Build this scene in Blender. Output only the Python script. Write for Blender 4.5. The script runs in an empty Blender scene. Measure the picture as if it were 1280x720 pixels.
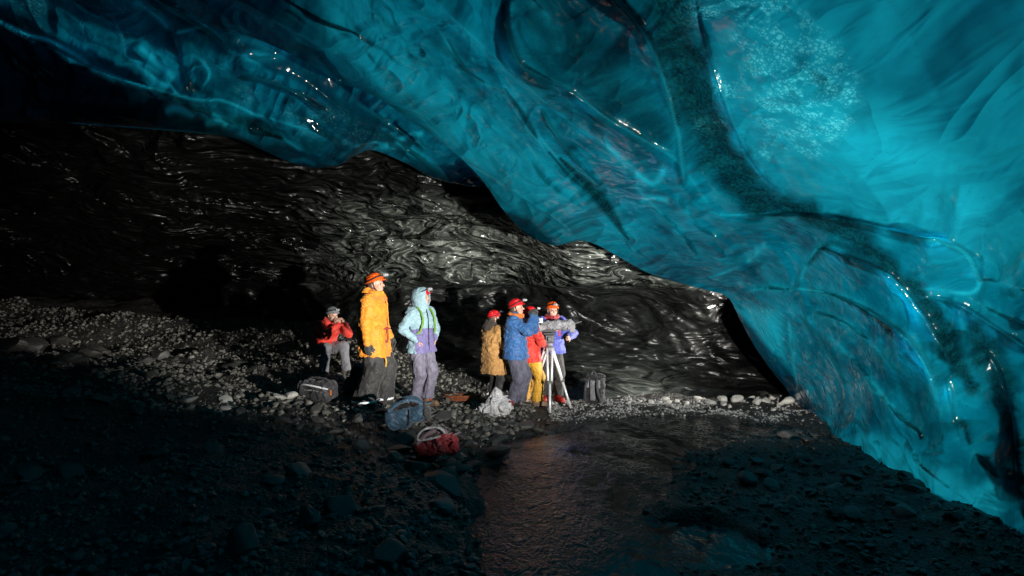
import bpy, math, random
import numpy as np
from mathutils import Vector, Matrix
rng = np.random.default_rng(7)
random.seed(7)
SC = bpy.context.scene
COL = SC.collection
FPX = 834.0           # focal length in photo pixels (photo 1280 wide)
CAMZ = 1.6

def at(px, py, Y):
    """photo pixel + distance -> world point"""
    return np.array([(px-640)/FPX*Y, Y, CAMZ-(py-360)/FPX*Y])

def at_arr(px, py, Y):
    return np.stack([(px-640)/FPX*Y, Y, CAMZ-(py-360)/FPX*Y], -1)

# ------------------------------------------------------------ noise
_L = np.random.default_rng(3).random((32, 32, 32)).astype(np.float32)*2-1
def vnoise(P):
    P = np.asarray(P, np.float32)
    i = np.floor(P).astype(np.int32); f = P-i
    f = f*f*f*(f*(f*6-15)+10)
    i &= 31; j = (i+1) & 31
    x0, y0, z0 = i[..., 0], i[..., 1], i[..., 2]; x1, y1, z1 = j[..., 0], j[..., 1], j[..., 2]
    fx, fy, fz = f[..., 0], f[..., 1], f[..., 2]
    def lx(y, z): return _L[x0, y, z]*(1-fx)+_L[x1, y, z]*fx
    a = lx(y0, z0)*(1-fy)+lx(y1, z0)*fy
    b = lx(y0, z1)*(1-fy)+lx(y1, z1)*fy
    return a*(1-fz)+b*fz
def fbm(P, octv=4, gain=.5, lac=2.03):
    P = np.asarray(P, np.float32); r = 0; a = 1.
    for o in range(octv):
        r = r+a*vnoise(P+o*7.31); P = P*lac; a *= gain
    return r
def sstep(a, b, x):
    t = np.clip((x-a)/(b-a), 0, 1); return t*t*(3-2*t)

# ------------------------------------------------------------ curves
def catmull(pts, n=200):
    P = np.array(pts, float); P = np.vstack([2*P[0]-P[1], P, 2*P[-1]-P[-2]])
    m = len(P)-3; out = []
    seg = np.linalg.norm(np.diff(P[1:-1, :2], axis=0), axis=1); cum = np.concatenate([[0], np.cumsum(seg)])
    u = np.linspace(0, cum[-1], n)
    k = np.clip(np.searchsorted(cum, u, 'right')-1, 0, m-1)
    t = ((u-cum[k])/np.maximum(seg[k], 1e-9))[:, None]
    p0, p1, p2, p3 = P[k], P[k+1], P[k+2], P[k+3]
    return .5*((2*p1)+(-p0+p2)*t+(2*p0-5*p1+4*p2-p3)*t*t+(-p0+3*p1-3*p2+p3)*t**3)

def tps(C):
    C = np.array(C, float); X = C[:, :2]/500.; v = C[:, 2]; n = len(C)
    def phi(r2): return .5*r2*np.log(r2+1e-12)
    D = ((X[:, None]-X[None])**2).sum(-1)
    A = np.zeros((n+3, n+3)); A[:n, :n] = phi(D)+1e-3*np.eye(n); A[:n, n] = 1; A[:n, n+1:] = X; A[n, :n] = 1; A[n+1:, :n] = X.T
    w = np.linalg.solve(A, np.concatenate([v, [0, 0, 0]]))
    def f(x, y):
        x = np.asarray(x, float)/500; y = np.asarray(y, float)/500
        r = w[n]+w[n+1]*x+w[n+2]*y
        for i in range(n):
            r = r+w[i]*phi((x-X[i, 0])**2+(y-X[i, 1])**2)
        return r
    return f

def curve_dist(px, py, pts, reach):
    """signed distance (left of travel direction negative) and arc fraction, only within reach"""
    c = catmull(pts, max(24, int(sum(math.dist(pts[i][:2], pts[i+1][:2]) for i in range(len(pts)-1))/9)))[:, :2]
    sd = np.full(px.shape, 1e6); ar = np.zeros(px.shape)
    lo = c.min(0)-reach; hi = c.max(0)+reach
    m = (px > lo[0]) & (px < hi[0]) & (py > lo[1]) & (py < hi[1])
    if not m.any(): return sd, ar
    x = px[m]; y = py[m]; best = np.full(x.shape, 1e9); bs = np.zeros(x.shape); ba = np.zeros(x.shape)
    n = len(c)-1
    for i in range(n):
        a = c[i]; d = c[i+1]-a; L2 = d@d+1e-9
        t = np.clip(((x-a[0])*d[0]+(y-a[1])*d[1])/L2, 0, 1)
        dx = x-a[0]-t*d[0]; dy = y-a[1]-t*d[1]; q = dx*dx+dy*dy
        s = np.sign(d[0]*(y-a[1])-d[1]*(x-a[0]))
        u = q < best; best[u] = q[u]; bs[u] = s[u]; ba[u] = (i+t[u])/n
    sd[m] = np.sqrt(best)*np.where(bs == 0, 1, bs); ar[m] = ba
    return sd, ar

# ------------------------------------------------------------ mesh helpers
def mesh_np(name, V, F, smooth=True):
    V = np.ascontiguousarray(V, np.float32); F = np.ascontiguousarray(F, np.int32)
    me = bpy.data.meshes.new(name); k = F.shape[1]
    me.vertices.add(len(V)); me.vertices.foreach_set('co', V.ravel())
    me.loops.add(F.size); me.loops.foreach_set('vertex_index', F.ravel())
    me.polygons.add(len(F)); me.polygons.foreach_set('loop_start', np.arange(0, F.size, k, dtype=np.int32))
    me.update(calc_edges=True); me.validate()
    me.polygons.foreach_set('use_smooth', np.full(len(me.polygons), smooth, bool))
    return me
def link(name, me, mat=None, parent=None):
    o = bpy.data.objects.new(name, me); COL.objects.link(o)
    if mat and not me.materials: me.materials.append(mat)
    if parent: o.parent = parent
    return o
def grid_faces(nr, nc):
    r = np.arange(nr-1)[:, None]*nc+np.arange(nc-1)[None]
    r = r.ravel(); return np.stack([r, r+1, r+nc+1, r+nc], -1)
def attr(me, name, vals):
    a = me.attributes.new(name, 'FLOAT', 'POINT'); a.data.foreach_set('value', np.ascontiguousarray(vals, np.float32).ravel())
def tag(o, label=None, cat=None, group=None, kind=None):
    if label: o['label'] = label
    if cat: o['category'] = cat
    if group: o['group'] = group
    if kind: o['kind'] = kind
    return o
def empty(name, loc, rz=0, s=1.):
    o = bpy.data.objects.new(name, None); COL.objects.link(o); o.location = Vector(loc); o.rotation_euler = (0, 0, rz); o.scale = (s, s, s)
    o.empty_display_size = .1
    return o

# ------------------------------------------------------------ materials
def newmat(name):
    m = bpy.data.materials.new(name); m.use_nodes = True; nt = m.node_tree; nt.nodes.clear()
    out = nt.nodes.new('ShaderNodeOutputMaterial'); return m, nt, out
class NB:
    def __init__(s, nt): s.nt = nt
    def n(s, t, **kw):
        nd = s.nt.nodes.new(t)
        for k, v in kw.items():
            if k.startswith('i_'):
                key = k[2:]; key = int(key) if key.isdigit() else key.replace('_', ' ')
                if hasattr(v, 'is_output'): s.nt.links.new(v, nd.inputs[key])
                else: nd.inputs[key].default_value = v
            else: setattr(nd, k, v)
        return nd
    def math(s, op, a, b=None, clamp=False):
        nd = s.nt.nodes.new('ShaderNodeMath'); nd.operation = op; nd.use_clamp = clamp
        for i, v in enumerate((a, b)):
            if v is None: continue
            if hasattr(v, 'is_output'): s.nt.links.new(v, nd.inputs[i])
            else: nd.inputs[i].default_value = v
        return nd.outputs[0]
    def mix(s, f, a, b, typ='MIX'):
        nd = s.nt.nodes.new('ShaderNodeMix'); nd.data_type = 'RGBA'; nd.blend_type = typ
        for k, v in ((0, f), (6, a), (7, b)):
            if hasattr(v, 'is_output'): s.nt.links.new(v, nd.inputs[k])
            else: nd.inputs[k].default_value = (*v, 1) if isinstance(v, (tuple, list)) and len(v) == 3 else v
        return nd.outputs[2]
    def ramp(s, f, stops):
        nd = s.nt.nodes.new('ShaderNodeValToRGB'); s.nt.links.new(f, nd.inputs[0]); e = nd.color_ramp.elements
        while len(e) < len(stops): e.new(.5)
        for el, (p, c) in zip(e, stops):
            el.position = p; el.color = (*c, 1) if isinstance(c, (tuple, list)) else (c, c, c, 1)
        return nd.outputs[0]
    def mapping(s, scale=(1, 1, 1), rot=(0, 0, 0), src='Object'):
        tc = s.nt.nodes.new('ShaderNodeTexCoord'); mp = s.nt.nodes.new('ShaderNodeMapping')
        mp.inputs['Scale'].default_value = scale; mp.inputs['Rotation'].default_value = rot
        s.nt.links.new(tc.outputs[src], mp.inputs[0]); return mp.outputs[0]
    def noise(s, vec, scale, detail=4, rough=.5, dist=0.):
        nd = s.n('ShaderNodeTexNoise'); nd.inputs['Scale'].default_value = scale; nd.inputs['Detail'].default_value = detail
        nd.inputs['Roughness'].default_value = rough; nd.inputs['Distortion'].default_value = dist
        s.nt.links.new(vec, nd.inputs['Vector']); return nd.outputs[0]
    def attr(s, name):
        nd = s.n('ShaderNodeAttribute'); nd.attribute_name = name; return nd.outputs['Fac']
    def bump(s, h, strength, dist=.02):
        nd = s.n('ShaderNodeBump'); nd.inputs['Strength'].default_value = strength; nd.inputs['Distance'].default_value = dist
        s.nt.links.new(h, nd.inputs['Height']); return nd.outputs[0]
    def principled(s, out, **kw):
        p = s.n('ShaderNodeBsdfPrincipled', **kw); s.nt.links.new(p.outputs[0], out.inputs[0]); return p

def fabric(name, c1, c2=None, scale=9., rough=.75, sheen=.15):
    m, nt, out = newmat(name); b = NB(nt)
    v = b.mapping()
    f = b.noise(v, scale, 5, .6)
    c2 = c2 or tuple(x*.72 for x in c1)
    col = b.mix(b.ramp(f, [(.35, 0), (.65, 1)]), c2, c1)
    h = b.math('ADD', b.noise(v, 9, 2, .5, 1.2), b.math('MULTIPLY', b.noise(v, 260, 2, .5), .04))
    p = b.principled(out, i_Base_Color=col, i_Roughness=rough, i_Normal=b.bump(h, .8, .04))
    p.inputs['Sheen Weight'].default_value = sheen
    return m
def plain(name, c, rough=.5, metal=0., bump=0., spec=.5):
    m, nt, out = newmat(name); b = NB(nt); v = b.mapping()
    f = b.noise(v, 25, 4)
    col = b.mix(f, tuple(x*.8 for x in c), tuple(min(1, x*1.15) for x in c))
    p = b.principled(out, i_Base_Color=col, i_Roughness=b.math('ADD', b.math('MULTIPLY', f, .15), max(0., rough-.07)), i_Metallic=metal)
    p.inputs['Specular IOR Level'].default_value = spec
    if bump: nt.links.new(b.bump(b.noise(v, 60, 3), bump, .01), p.inputs['Normal'])
    return m
# ============================================================ CAMERA, WORLD, SUN
cam_d = bpy.data.cameras.new('camera'); cam = bpy.data.objects.new('camera', cam_d); COL.objects.link(cam)
cam.location = (0, 0, CAMZ); cam.rotation_euler = (math.pi/2, 0, 0)
cam_d.sensor_width = 36; cam_d.lens = FPX/1280*36; cam_d.clip_end = 500; cam_d.clip_start = .05
SC.camera = cam
SUN_EL = math.radians(32); SUN_AZ = math.atan2(.9, .22)      # direction to the sun: mostly +x, a little +y
sd_ = np.array([math.sin(SUN_AZ)*math.cos(SUN_EL), math.cos(SUN_AZ)*math.cos(SUN_EL), math.sin(SUN_EL)])
w = bpy.data.worlds.new('World'); SC.world = w; w.use_nodes = True
nt = w.node_tree; nt.nodes.clear(); b = NB(nt)
sky = b.n('ShaderNodeTexSky'); sky.sky_type = 'NISHITA'; sky.sun_disc = False; sky.sun_elevation = SUN_EL; sky.sun_rotation = SUN_AZ
bg = b.n('ShaderNodeBackground'); bg.inputs[1].default_value = .05; nt.links.new(sky.outputs[0], bg.inputs[0])
wo = b.n('ShaderNodeOutputWorld'); nt.links.new(bg.outputs[0], wo.inputs[0])
sl = bpy.data.lights.new('sun', 'SUN'); sl.energy = 1.2; sl.angle = math.radians(10); sl.color = (1, .97, .93)
so = bpy.data.objects.new('sun', sl); COL.objects.link(so)
so.rotation_euler = Vector(sd_).to_track_quat('Z', 'Y').to_euler(); so.location = (20, 5, 25)
SC.view_settings.view_transform = 'Standard'; SC.view_settings.look = 'None'; SC.view_settings.gamma = 1; SC.view_settings.exposure = 0
SC.view_settings.use_curve_mapping = False
SC.cycles.use_denoising = True
SC.cycles.max_bounces = 6; SC.cycles.diffuse_bounces = 3; SC.cycles.glossy_bounces = 3; SC.cycles.transmission_bounces = 4
SC.cycles.sample_clamp_indirect = 3.0
SC.cycles.caustics_reflective = False; SC.cycles.caustics_refractive = False

# video light standing against the right-hand ice wall, just outside the picture
LAMP = np.array([3.1, 2.6, 1.0])
def spot(name, loc, target, power, ang, size, color, blend=.5):
    l = bpy.data.lights.new(name, 'SPOT'); l.energy = power; l.spot_size = math.radians(ang); l.spot_blend = blend; l.shadow_soft_size = size; l.color = color
    o = bpy.data.objects.new(name, l); COL.objects.link(o); o.location = loc
    o.rotation_euler = (Vector(loc)-Vector(target)).to_track_quat('Z', 'Y').to_euler(); return o
spot('lamp_beam', LAMP, (.8, 11., 1.55), 7000, 78, .05, (1., .96, .89), .45)
spot('lamp_beam', (7.2, 12.85, .9), (-5., 11.3, .8), 3600, 44, .14, (1., .95, .87), .6)   # second light, unseen behind the ice pillar, added to fill the bank's shadows

# ============================================================ ICE: depth functions
E1 = [(-120, -222), (40, -120), (130, -45), (198, 3), (240, 22), (275, 40), (300, 41), (356, 64), (392, 83), (430, 104), (460, 116), (483, 129), (512, 151), (537, 167), (565, 188), (591, 212), (610, 235), (625, 257), (641, 276), (659, 293), (680, 303), (696, 307), (712, 303), (728, 301), (748, 307), (775, 322), (810, 341), (850, 354), (885, 363), (910, 372), (926, 402), (945, 436), (965, 464), (982, 485), (996, 505), (1040, 543), (1090, 573), (1135, 598), (1180, 622), (1230, 645), (1280, 665), (1340, 695), (1400, 726), (1480, 770), (1570, 818)]
A_CTL = [(-120, -222, 6.2), (130, -45, 7.2), (282, 40, 8.0), (430, 104, 8.5), (537, 167, 9.0), (610, 235, 9.4), (696, 307, 9.9), (750, 307, 10.1), (810, 341, 10.5), (910, 372, 11.2), (945, 436, 11.4), (996, 505, 11.5), (1040, 543, 9.5), (1090, 573, 7.95), (1180, 622, 6.4), (1280, 665, 5.6), (1400, 726, 4.8), (1570, 818, 3.9),
         (640, 0, 5.9), (800, 0, 5.2), (1000, 0, 4.7), (1280, 0, 4.5), (1280, 200, 5.0), (1280, 400, 5.4), (1280, 560, 5.6), (1100, 300, 6.3), (1100, 450, 7.2), (1000, 300, 7.4), (900, 270, 7.9), (800, 200, 7.4), (700, 150, 7.1), (600, 100, 7.2), (500, 50, 7.2), (400, 0, 7.0), (900, 330, 9.4), (960, 410, 10.4), (1010, 460, 9.8), (1010, 390, 8.7),
         (1570, -222, 4.0), (1570, 300, 4.6), (1570, 600, 4.5), (640, -222, 4.5), (200, -222, 5.6), (1280, -222, 3.9)]
depthA0 = tps(A_CTL)
EB = [(-300, 40), (-120, 110), (0, 150), (80, 154), (168, 160), (230, 165), (262, 168), (292, 173), (329, 188), (360, 202), (396, 210), (425, 206), (445, 194), (467, 188), (509, 205), (539, 222), (576, 231), (610, 237), (660, 250), (720, 262)]
B_CTL = [(-300, 40, 8.6), (0, 150, 9.8), (170, 160, 10.3), (292, 173, 10.6), (400, 208, 10.8), (480, 190, 11.2), (610, 237, 11.6), (720, 262, 11.8), (0, 27, 8.6), (120, 84, 9.2), (280, 126, 9.8), (430, 182, 10.5),
         (130, 0, 7.9), (280, 50, 8.7), (430, 110, 9.6), (530, 170, 10.4), (640, 235, 11.0), (-300, -260, 6.2), (0, -260, 6.2), (300, -260, 6.6), (640, -260, 7.2), (300, -50, 8.3), (600, 0, 9), (-300, -100, 7.2)]
depthB0 = tps(B_CTL)
C_CTL = [(600, 215, 12.0), (696, 300, 11.2), (560, 260, 12.6), (480, 190, 12.0), (300, 170, 11.6), (100, 150, 11.4), (-320, -80, 10.5), (-320, 150, 14), (-320, 380, 18), (600, 295, 13.2), (400, 290, 14.6), (200, 290, 14.6), (0, 250, 13.6), (750, 312, 11.5), (860, 352, 12.4),
         (640, 352, 15.2), (400, 350, 16.4), (200, 350, 17.4), (0, 350, 18.2), (800, 364, 13.6), (910, 388, 13.6), (640, 420, 14.0), (640, 460, 12.9), (640, 500, 12.45), (780, 430, 13.8), (780, 470, 12.7), (780, 500, 12.2), (950, 498, 12.3), (900, 430, 13.7),
         (1000, 330, 15.6), (1000, 450, 14.2), (1100, 450, 15.5), (1150, 500, 15), (1250, 450, 15.0), (1330, 500, 15.0), (1250, 330, 15), (500, 480, 13.0), (420, 470, 14.4), (300, 450, 16.4), (300, 400, 17.2), (0, 420, 18.5), (-320, 460, 18.5), (500, 540, 12.8), (800, 540, 12.2), (1100, 560, 13), (0, 540, 18), (850, 250, 11.6)]
depthC0 = tps(C_CTL)

def flow_noise(P, s, seed, axis=(.62, .62, -.48), stretch=4.):
    """noise stretched along the ice flow"""
    a = np.array(axis); a = a/np.linalg.norm(a)
    along = P@a
    Q = P-along[..., None]*a*(1-1/stretch)
    return fbm(Q*s+seed, 3)

def ridge_noise(P, s, seed, axis=(.62, .62, -.48), stretch=4., warp=.35):
    a = np.array(axis); a = a/np.linalg.norm(a)
    Q = (P-(P@a)[..., None]*a*(1-1/stretch))*s+seed
    Q = Q+warp*np.stack([vnoise(Q*.7+5), vnoise(Q*.7+19), vnoise(Q*.7+37)], -1)*2
    return np.abs(vnoise(Q))

def step_curve(px, py, D, pts, amp, w, bulge=0., wb=20., edge=2.2, reach=None, ends=True):
    """one ledge along a traced line: positive side (right of travel) recedes and recovers over w pixels"""
    reach = reach or max(w, wb)*3.2+5
    sd, ar = curve_dist(px, py, pts, reach)
    e = np.minimum(ar, 1-ar); wt = np.sqrt(sstep(0, .18, e)) if ends else 1.
    wt = wt*np.clip(.75+.75*vnoise(np.stack([ar*5.+pts[0][0]*.37, ar*0+pts[0][1]*.11, ar*0], -1)), .12, 1.5)
    pos = sd > -edge
    w2 = w*2.4
    f = np.where(pos, sstep(-edge, edge, sd)*np.where(sd < w2, .5*(1+np.cos(math.pi*np.clip(sd/w2, 0, 1))), 0), 0)*amp
    g = np.where(sd < edge, np.exp(-np.abs(sd)/wb), np.exp(-np.abs(sd)/5.))*(-bulge)
    g = np.where(np.abs(sd) < reach, g, 0)
    return D+wt*(f+g)

# (points, amp, w, bulge, wb); 'right of travel' recedes
A_STEPS = [
 ([(430, 104), (483, 131), (531, 166), (570, 191), (610, 219), (662, 254), (696, 276), (722, 300)], .40, 45, .10, 30),
 ([(758, -20), (775, 10), (792, 27), (817, 67), (833, 117), (846, 163), (854, 212)], -.0, 40, .0, 30),
 ([(856, 240), (854, 208), (846, 163), (833, 117), (817, 67), (792, 25), (750, -20), (720, -50)], .42, 60, .10, 26),
 ([(630, 46), (637, 68), (650, 82), (675, 95), (717, 116), (758, 146), (790, 165), (808, 176), (842, 192)], -.0, 10, .0, 10),
 ([(845, 194), (808, 176), (790, 165), (758, 146), (717, 116), (675, 95), (652, 82), (640, 60), (633, 30), (636, -20)], .34, 55, .08, 24),
 ([(530, -15), (567, 25), (608, 62), (650, 100), (692, 137), (754, 183), (787, 208), (825, 231)], .16, 28, .06, 22),
 ([(545, 30), (575, 79), (604, 104), (640, 122), (671, 171), (700, 212), (729, 240)], .14, 22, .03, 18),
 ([(708, 198), (737, 225), (758, 254), (779, 294), (800, 330)], .22, 16, .03, 14),
 ([(1240, 330), (1180, 300), (1143, 294), (1052, 273), (1003, 268), (942, 269), (899, 268), (868, 255), (858, 235)], .26, 60, .08, 34),
 ([(1130, 362), (1180, 364), (1214, 366), (1226, 352), (1205, 315), (1143, 296)], .20, 45, .06, 18),
 ([(1192, 458), (1168, 417), (1137, 371), (1107, 341), (1070, 325), (1029, 309), (1015, 319), (997, 357), (990, 372)], .30, 46, .08, 30),
 ([(1182, 542), (1168, 484), (1149, 442), (1119, 411), (1070, 380), (1021, 364), (948, 360), (915, 371)], .34, 50, .10, 34),
 ([(1056, 484), (1033, 442), (1008, 405), (984, 390), (950, 380), (908, 371)], -.0, 40, .0, 30),
 ([(908, 371), (950, 380), (984, 390), (1008, 405), (1033, 442), (1054, 482)], .30, 34, .06, 24),
 ([(984, 392), (988, 420), (991, 450), (996, 503)], .22, 26, .05, 14),
 ([(1222, 633), (1180, 606), (1143, 572), (1152, 545), (1125, 521), (1082, 472)], .11, 30, .05, 20),
 ([(1282, 620), (1271, 600), (1265, 521), (1241, 448), (1210, 423)], .30, 40, .05, 22),
 ([(1300, 372), (1250, 352), (1225, 350)], .12, 30, .03, 20),
 ([(1120, 600), (1060, 560), (1020, 515), (1005, 470)], .14, 26, .04, 16),
 ([(873, 205), (895, 240), (930, 268)], .12, 24, .02, 16),
 ([(1000, 260), (960, 222), (930, 180), (905, 120), (880, 40), (868, -10)], .16, 40, .03, 20),
 ([(1290, 440), (1230, 400), (1190, 378), (1150, 368)], .22, 34, .06, 20),
 ([(1290, 410), (1240, 388), (1205, 368)], .14, 22, .04, 14),
 ([(1120, 470), (1090, 430), (1050, 400), (1010, 388)], .16, 26, .05, 16),
 ([(1100, 500), (1072, 455), (1030, 415)], .14, 20, .04, 14),
 ([(1200, 560), (1190, 510), (1185, 470)], .07, 26, .04, 16),
 ([(1250, 600), (1215, 560), (1200, 520)], .07, 26, .05, 16),
 ([(960, 300), (930, 330), (880, 350)], .12, 26, .04, 16),
 ([(905, 300), (870, 280), (845, 240)], .14, 22, .04, 14),
 ([(760, 240), (720, 200), (690, 160), (670, 120)], .14, 20, .04, 14),
 ([(880, 330), (850, 290), (810, 250), (780, 215)], .14, 24, .04, 14),
 ([(700, 70), (690, 30), (660, -10)], .12, 24, .03, 14),
 ([(470, 60), (440, 40), (400, 25), (350, -5)], .18, 30, .05, 18),
 ([(560, 180), (520, 140), (480, 95), (455, 60)], .16, 34, .05, 18),
]
B_STEPS = [
 ([(500, 196), (437, 184), (370, 158), (322, 144), (279, 126), (242, 124), (168, 104), (118, 84), (60, 50), (34, 44), (0, 27), (-60, 0), (-200, -60)], -.0, 40, .0, 20),
 ([(-200, -60), (-60, 0), (0, 27), (34, 44), (60, 50), (118, 84), (168, 104), (242, 124), (279, 126), (322, 144), (370, 158), (437, 184)], .42, 40, .12, 26),
 ([(242, 124), (230, 90), (220, 50), (205, 25), (160, -10)], .22, 40, .05, 22),
 ([(245, 122), (240, 70), (262, 90), (250, 115)], .08, 14, .0, 10),
 ([(360, 66), (330, 72), (290, 66), (262, 40), (198, 3)], .26, 36, .06, 18),
 ([(486, 186), (500, 172), (531, 164)], .22, 30, .04, 16),
 ([(150, 80), (190, 85), (225, 118)], .10, 14, .02, 12),
 ([(440, 184), (470, 178), (505, 190)], .12, 20, .02, 12),
 ([(130, 90), (110, 60), (100, 20)], .14, 24, .03, 12), ([(185, 80), (160, 60), (140, 20)], .14, 20, .04, 12), ([(420, 150), (380, 120), (330, 100), (290, 95)], .18, 26, .04, 14),
 ([(520, 175), (480, 150), (440, 125)], .14, 20, .03, 12), ([(300, 160), (260, 140), (225, 135)], .14, 16, .03, 10), ([(380, 190), (350, 172), (310, 160)], .12, 16, .03, 10),
]
def depthA(px, py):
    D = depthA0(px, py)
    for pts, a, w_, bl, wb in A_STEPS:
        if a: D = step_curve(px, py, D, pts, a*.62, w_*1.5, bl*1.5, wb*1.2, edge=1.4)
    P = at_arr(px, py, D)
    amp = sstep(0, 60, np.abs(px-2000))*1.
    calm = 1-.9*sstep(860, 980, px)*sstep(300, 200, py)
    D = D+calm*.16*flow_noise(P, .8, 3.1)+.02*flow_noise(P, 2.4, 11.7, stretch=5)+calm*.34*ridge_noise(P, 1.0, 31.7, stretch=3.5)+calm*.07*ridge_noise(P, 2.6, 41.7, stretch=4)
    rg = sstep(900, 1050, px)*sstep(330, 420, py)
    D = D+rg*(.05*flow_noise(P, 2.2, 21.7, axis=(.3, .2, -.9), stretch=3)+.03*np.abs(flow_noise(P, 3.6, 2.7, axis=(.3, .2, -.9), stretch=3)))
    return D
def depthB(px, py):
    D = depthB0(px, py)
    for pts, a, w_, bl, wb in B_STEPS:
        if a: D = step_curve(px, py, D, pts, a*.6, w_*1.2, bl, wb, edge=1.6)
    P = at_arr(px, py, D)
    return D+.12*flow_noise(P, .8, 5.1, stretch=3)+.02*flow_noise(P, 2.6, 1.7, stretch=4)+.40*ridge_noise(P, .95, 17.7, stretch=3)+.10*ridge_noise(P, 2.6, 27.7, stretch=3)

def ruled_sheet(E, ns, d, tlim, nt_, depth, nlip, lip_px, lip_d, roundw=14., rounda=.22, floor_u=None):
    """rows from the rim curve E inwards along d; the rim curls back into a lip"""
    c = catmull(E, ns)[:, :2]; d = np.array(d, float)
    T = np.array([max(6., tlim(x, y)) for x, y in c])
    v = np.linspace(0, 1, nt_)**1.15
    px = c[:, 0][None]+v[:, None]*T[None]*d[0]; py = c[:, 1][None]+v[:, None]*T[None]*d[1]
    D = depth(px, py)
    tt = v[:, None]*T[None]
    rw = np.ones(ns) if floor_u is None else floor_u(c)
    D = D+rounda*np.exp(-tt/roundw)*rw[None]
    V = [at_arr(px, py, D)]
    lip = []
    for k in range(nlip, 0, -1):
        th = k/nlip*math.pi/2
        lx = c[:, 0]+d[0]*lip_px*(1-math.cos(th))*rw-(1-rw)*d[0]*22*k/nlip
        ly = c[:, 1]+d[1]*lip_px*(1-math.cos(th))*rw-(1-rw)*d[1]*22*k/nlip
        lip.append((lx, ly, D[0]+lip_d*math.sin(th)*rw*(1-.75*sstep(890, 930, c[:, 0]))))
    L = np.array([at_arr(*q) for q in lip])
    G = np.concatenate([L, V[0]], 0)
    pxa = np.concatenate([np.array([q[0] for q in lip]), px]); pya = np.concatenate([np.array([q[1] for q in lip]), py])
    return c, G, pxa, pya, rw, nlip

# ---- painted attributes: dirt bands and air bubbles in the ice, plus dimmed and brightened light
def poly_in(px, py, poly, soft):
    """soft inside-mask of a polygon"""
    ins = np.zeros(px.shape, bool); n = len(poly)
    for i in range(n):
        x0, y0 = poly[i]; x1, y1 = poly[(i+1) % n]
        cnd = ((y0 > py) != (y1 > py)) & (px < (x1-x0)*(py-y0)/((y1-y0) or 1e-9)+x0)
        ins ^= cnd
    best = np.full(px.shape, 1e9)
    for i in range(n):
        a = np.array(poly[i], float); dd = np.array(poly[(i+1) % n], float)-a; L2 = dd@dd+1e-9
        t = np.clip(((px-a[0])*dd[0]+(py-a[1])*dd[1])/L2, 0, 1)
        q = (px-a[0]-t*dd[0])**2+(py-a[1]-t*dd[1])**2; best = np.minimum(best, q)
    s = np.sqrt(best)*np.where(ins, 1, -1)
    return sstep(-soft, soft, s)
def band(px, py, pts, soft=.5):
    """pts (x,y,halfwidth) tapered band mask"""
    n = max(20, int(sum(math.dist(pts[i][:2], pts[i+1][:2]) for i in range(len(pts)-1))/8))
    c = catmull(pts, n); best = np.full(px.shape, 9.)
    lo = c[:, :2].min(0)-80; hi = c[:, :2].max(0)+80
    m = (px > lo[0]) & (px < hi[0]) & (py > lo[1]) & (py < hi[1]); x = px[m]; y = py[m]; bb = np.full(x.shape, 9.)
    for i in range(n-1):
        a = c[i]; dd = c[i+1, :2]-a[:2]; L2 = dd@dd+1e-9
        t = np.clip(((x-a[0])*dd[0]+(y-a[1])*dd[1])/L2, 0, 1)
        q = np.sqrt((x-a[0]-t*dd[0])**2+(y-a[1]-t*dd[1])**2)/np.maximum(.3, a[2]+t*(c[i+1, 2]-a[2])); bb = np.minimum(bb, q)
    best[m] = bb
    return 1-sstep(1-soft, 1+soft, best)
def line_mask(px, py, pts, w_, side=0):
    sd, ar = curve_dist(px, py, pts, w_*6)
    e = np.minimum(ar, 1-ar)
    return np.exp(-(sd/w_)**2)*sstep(0, .12, e)

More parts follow.
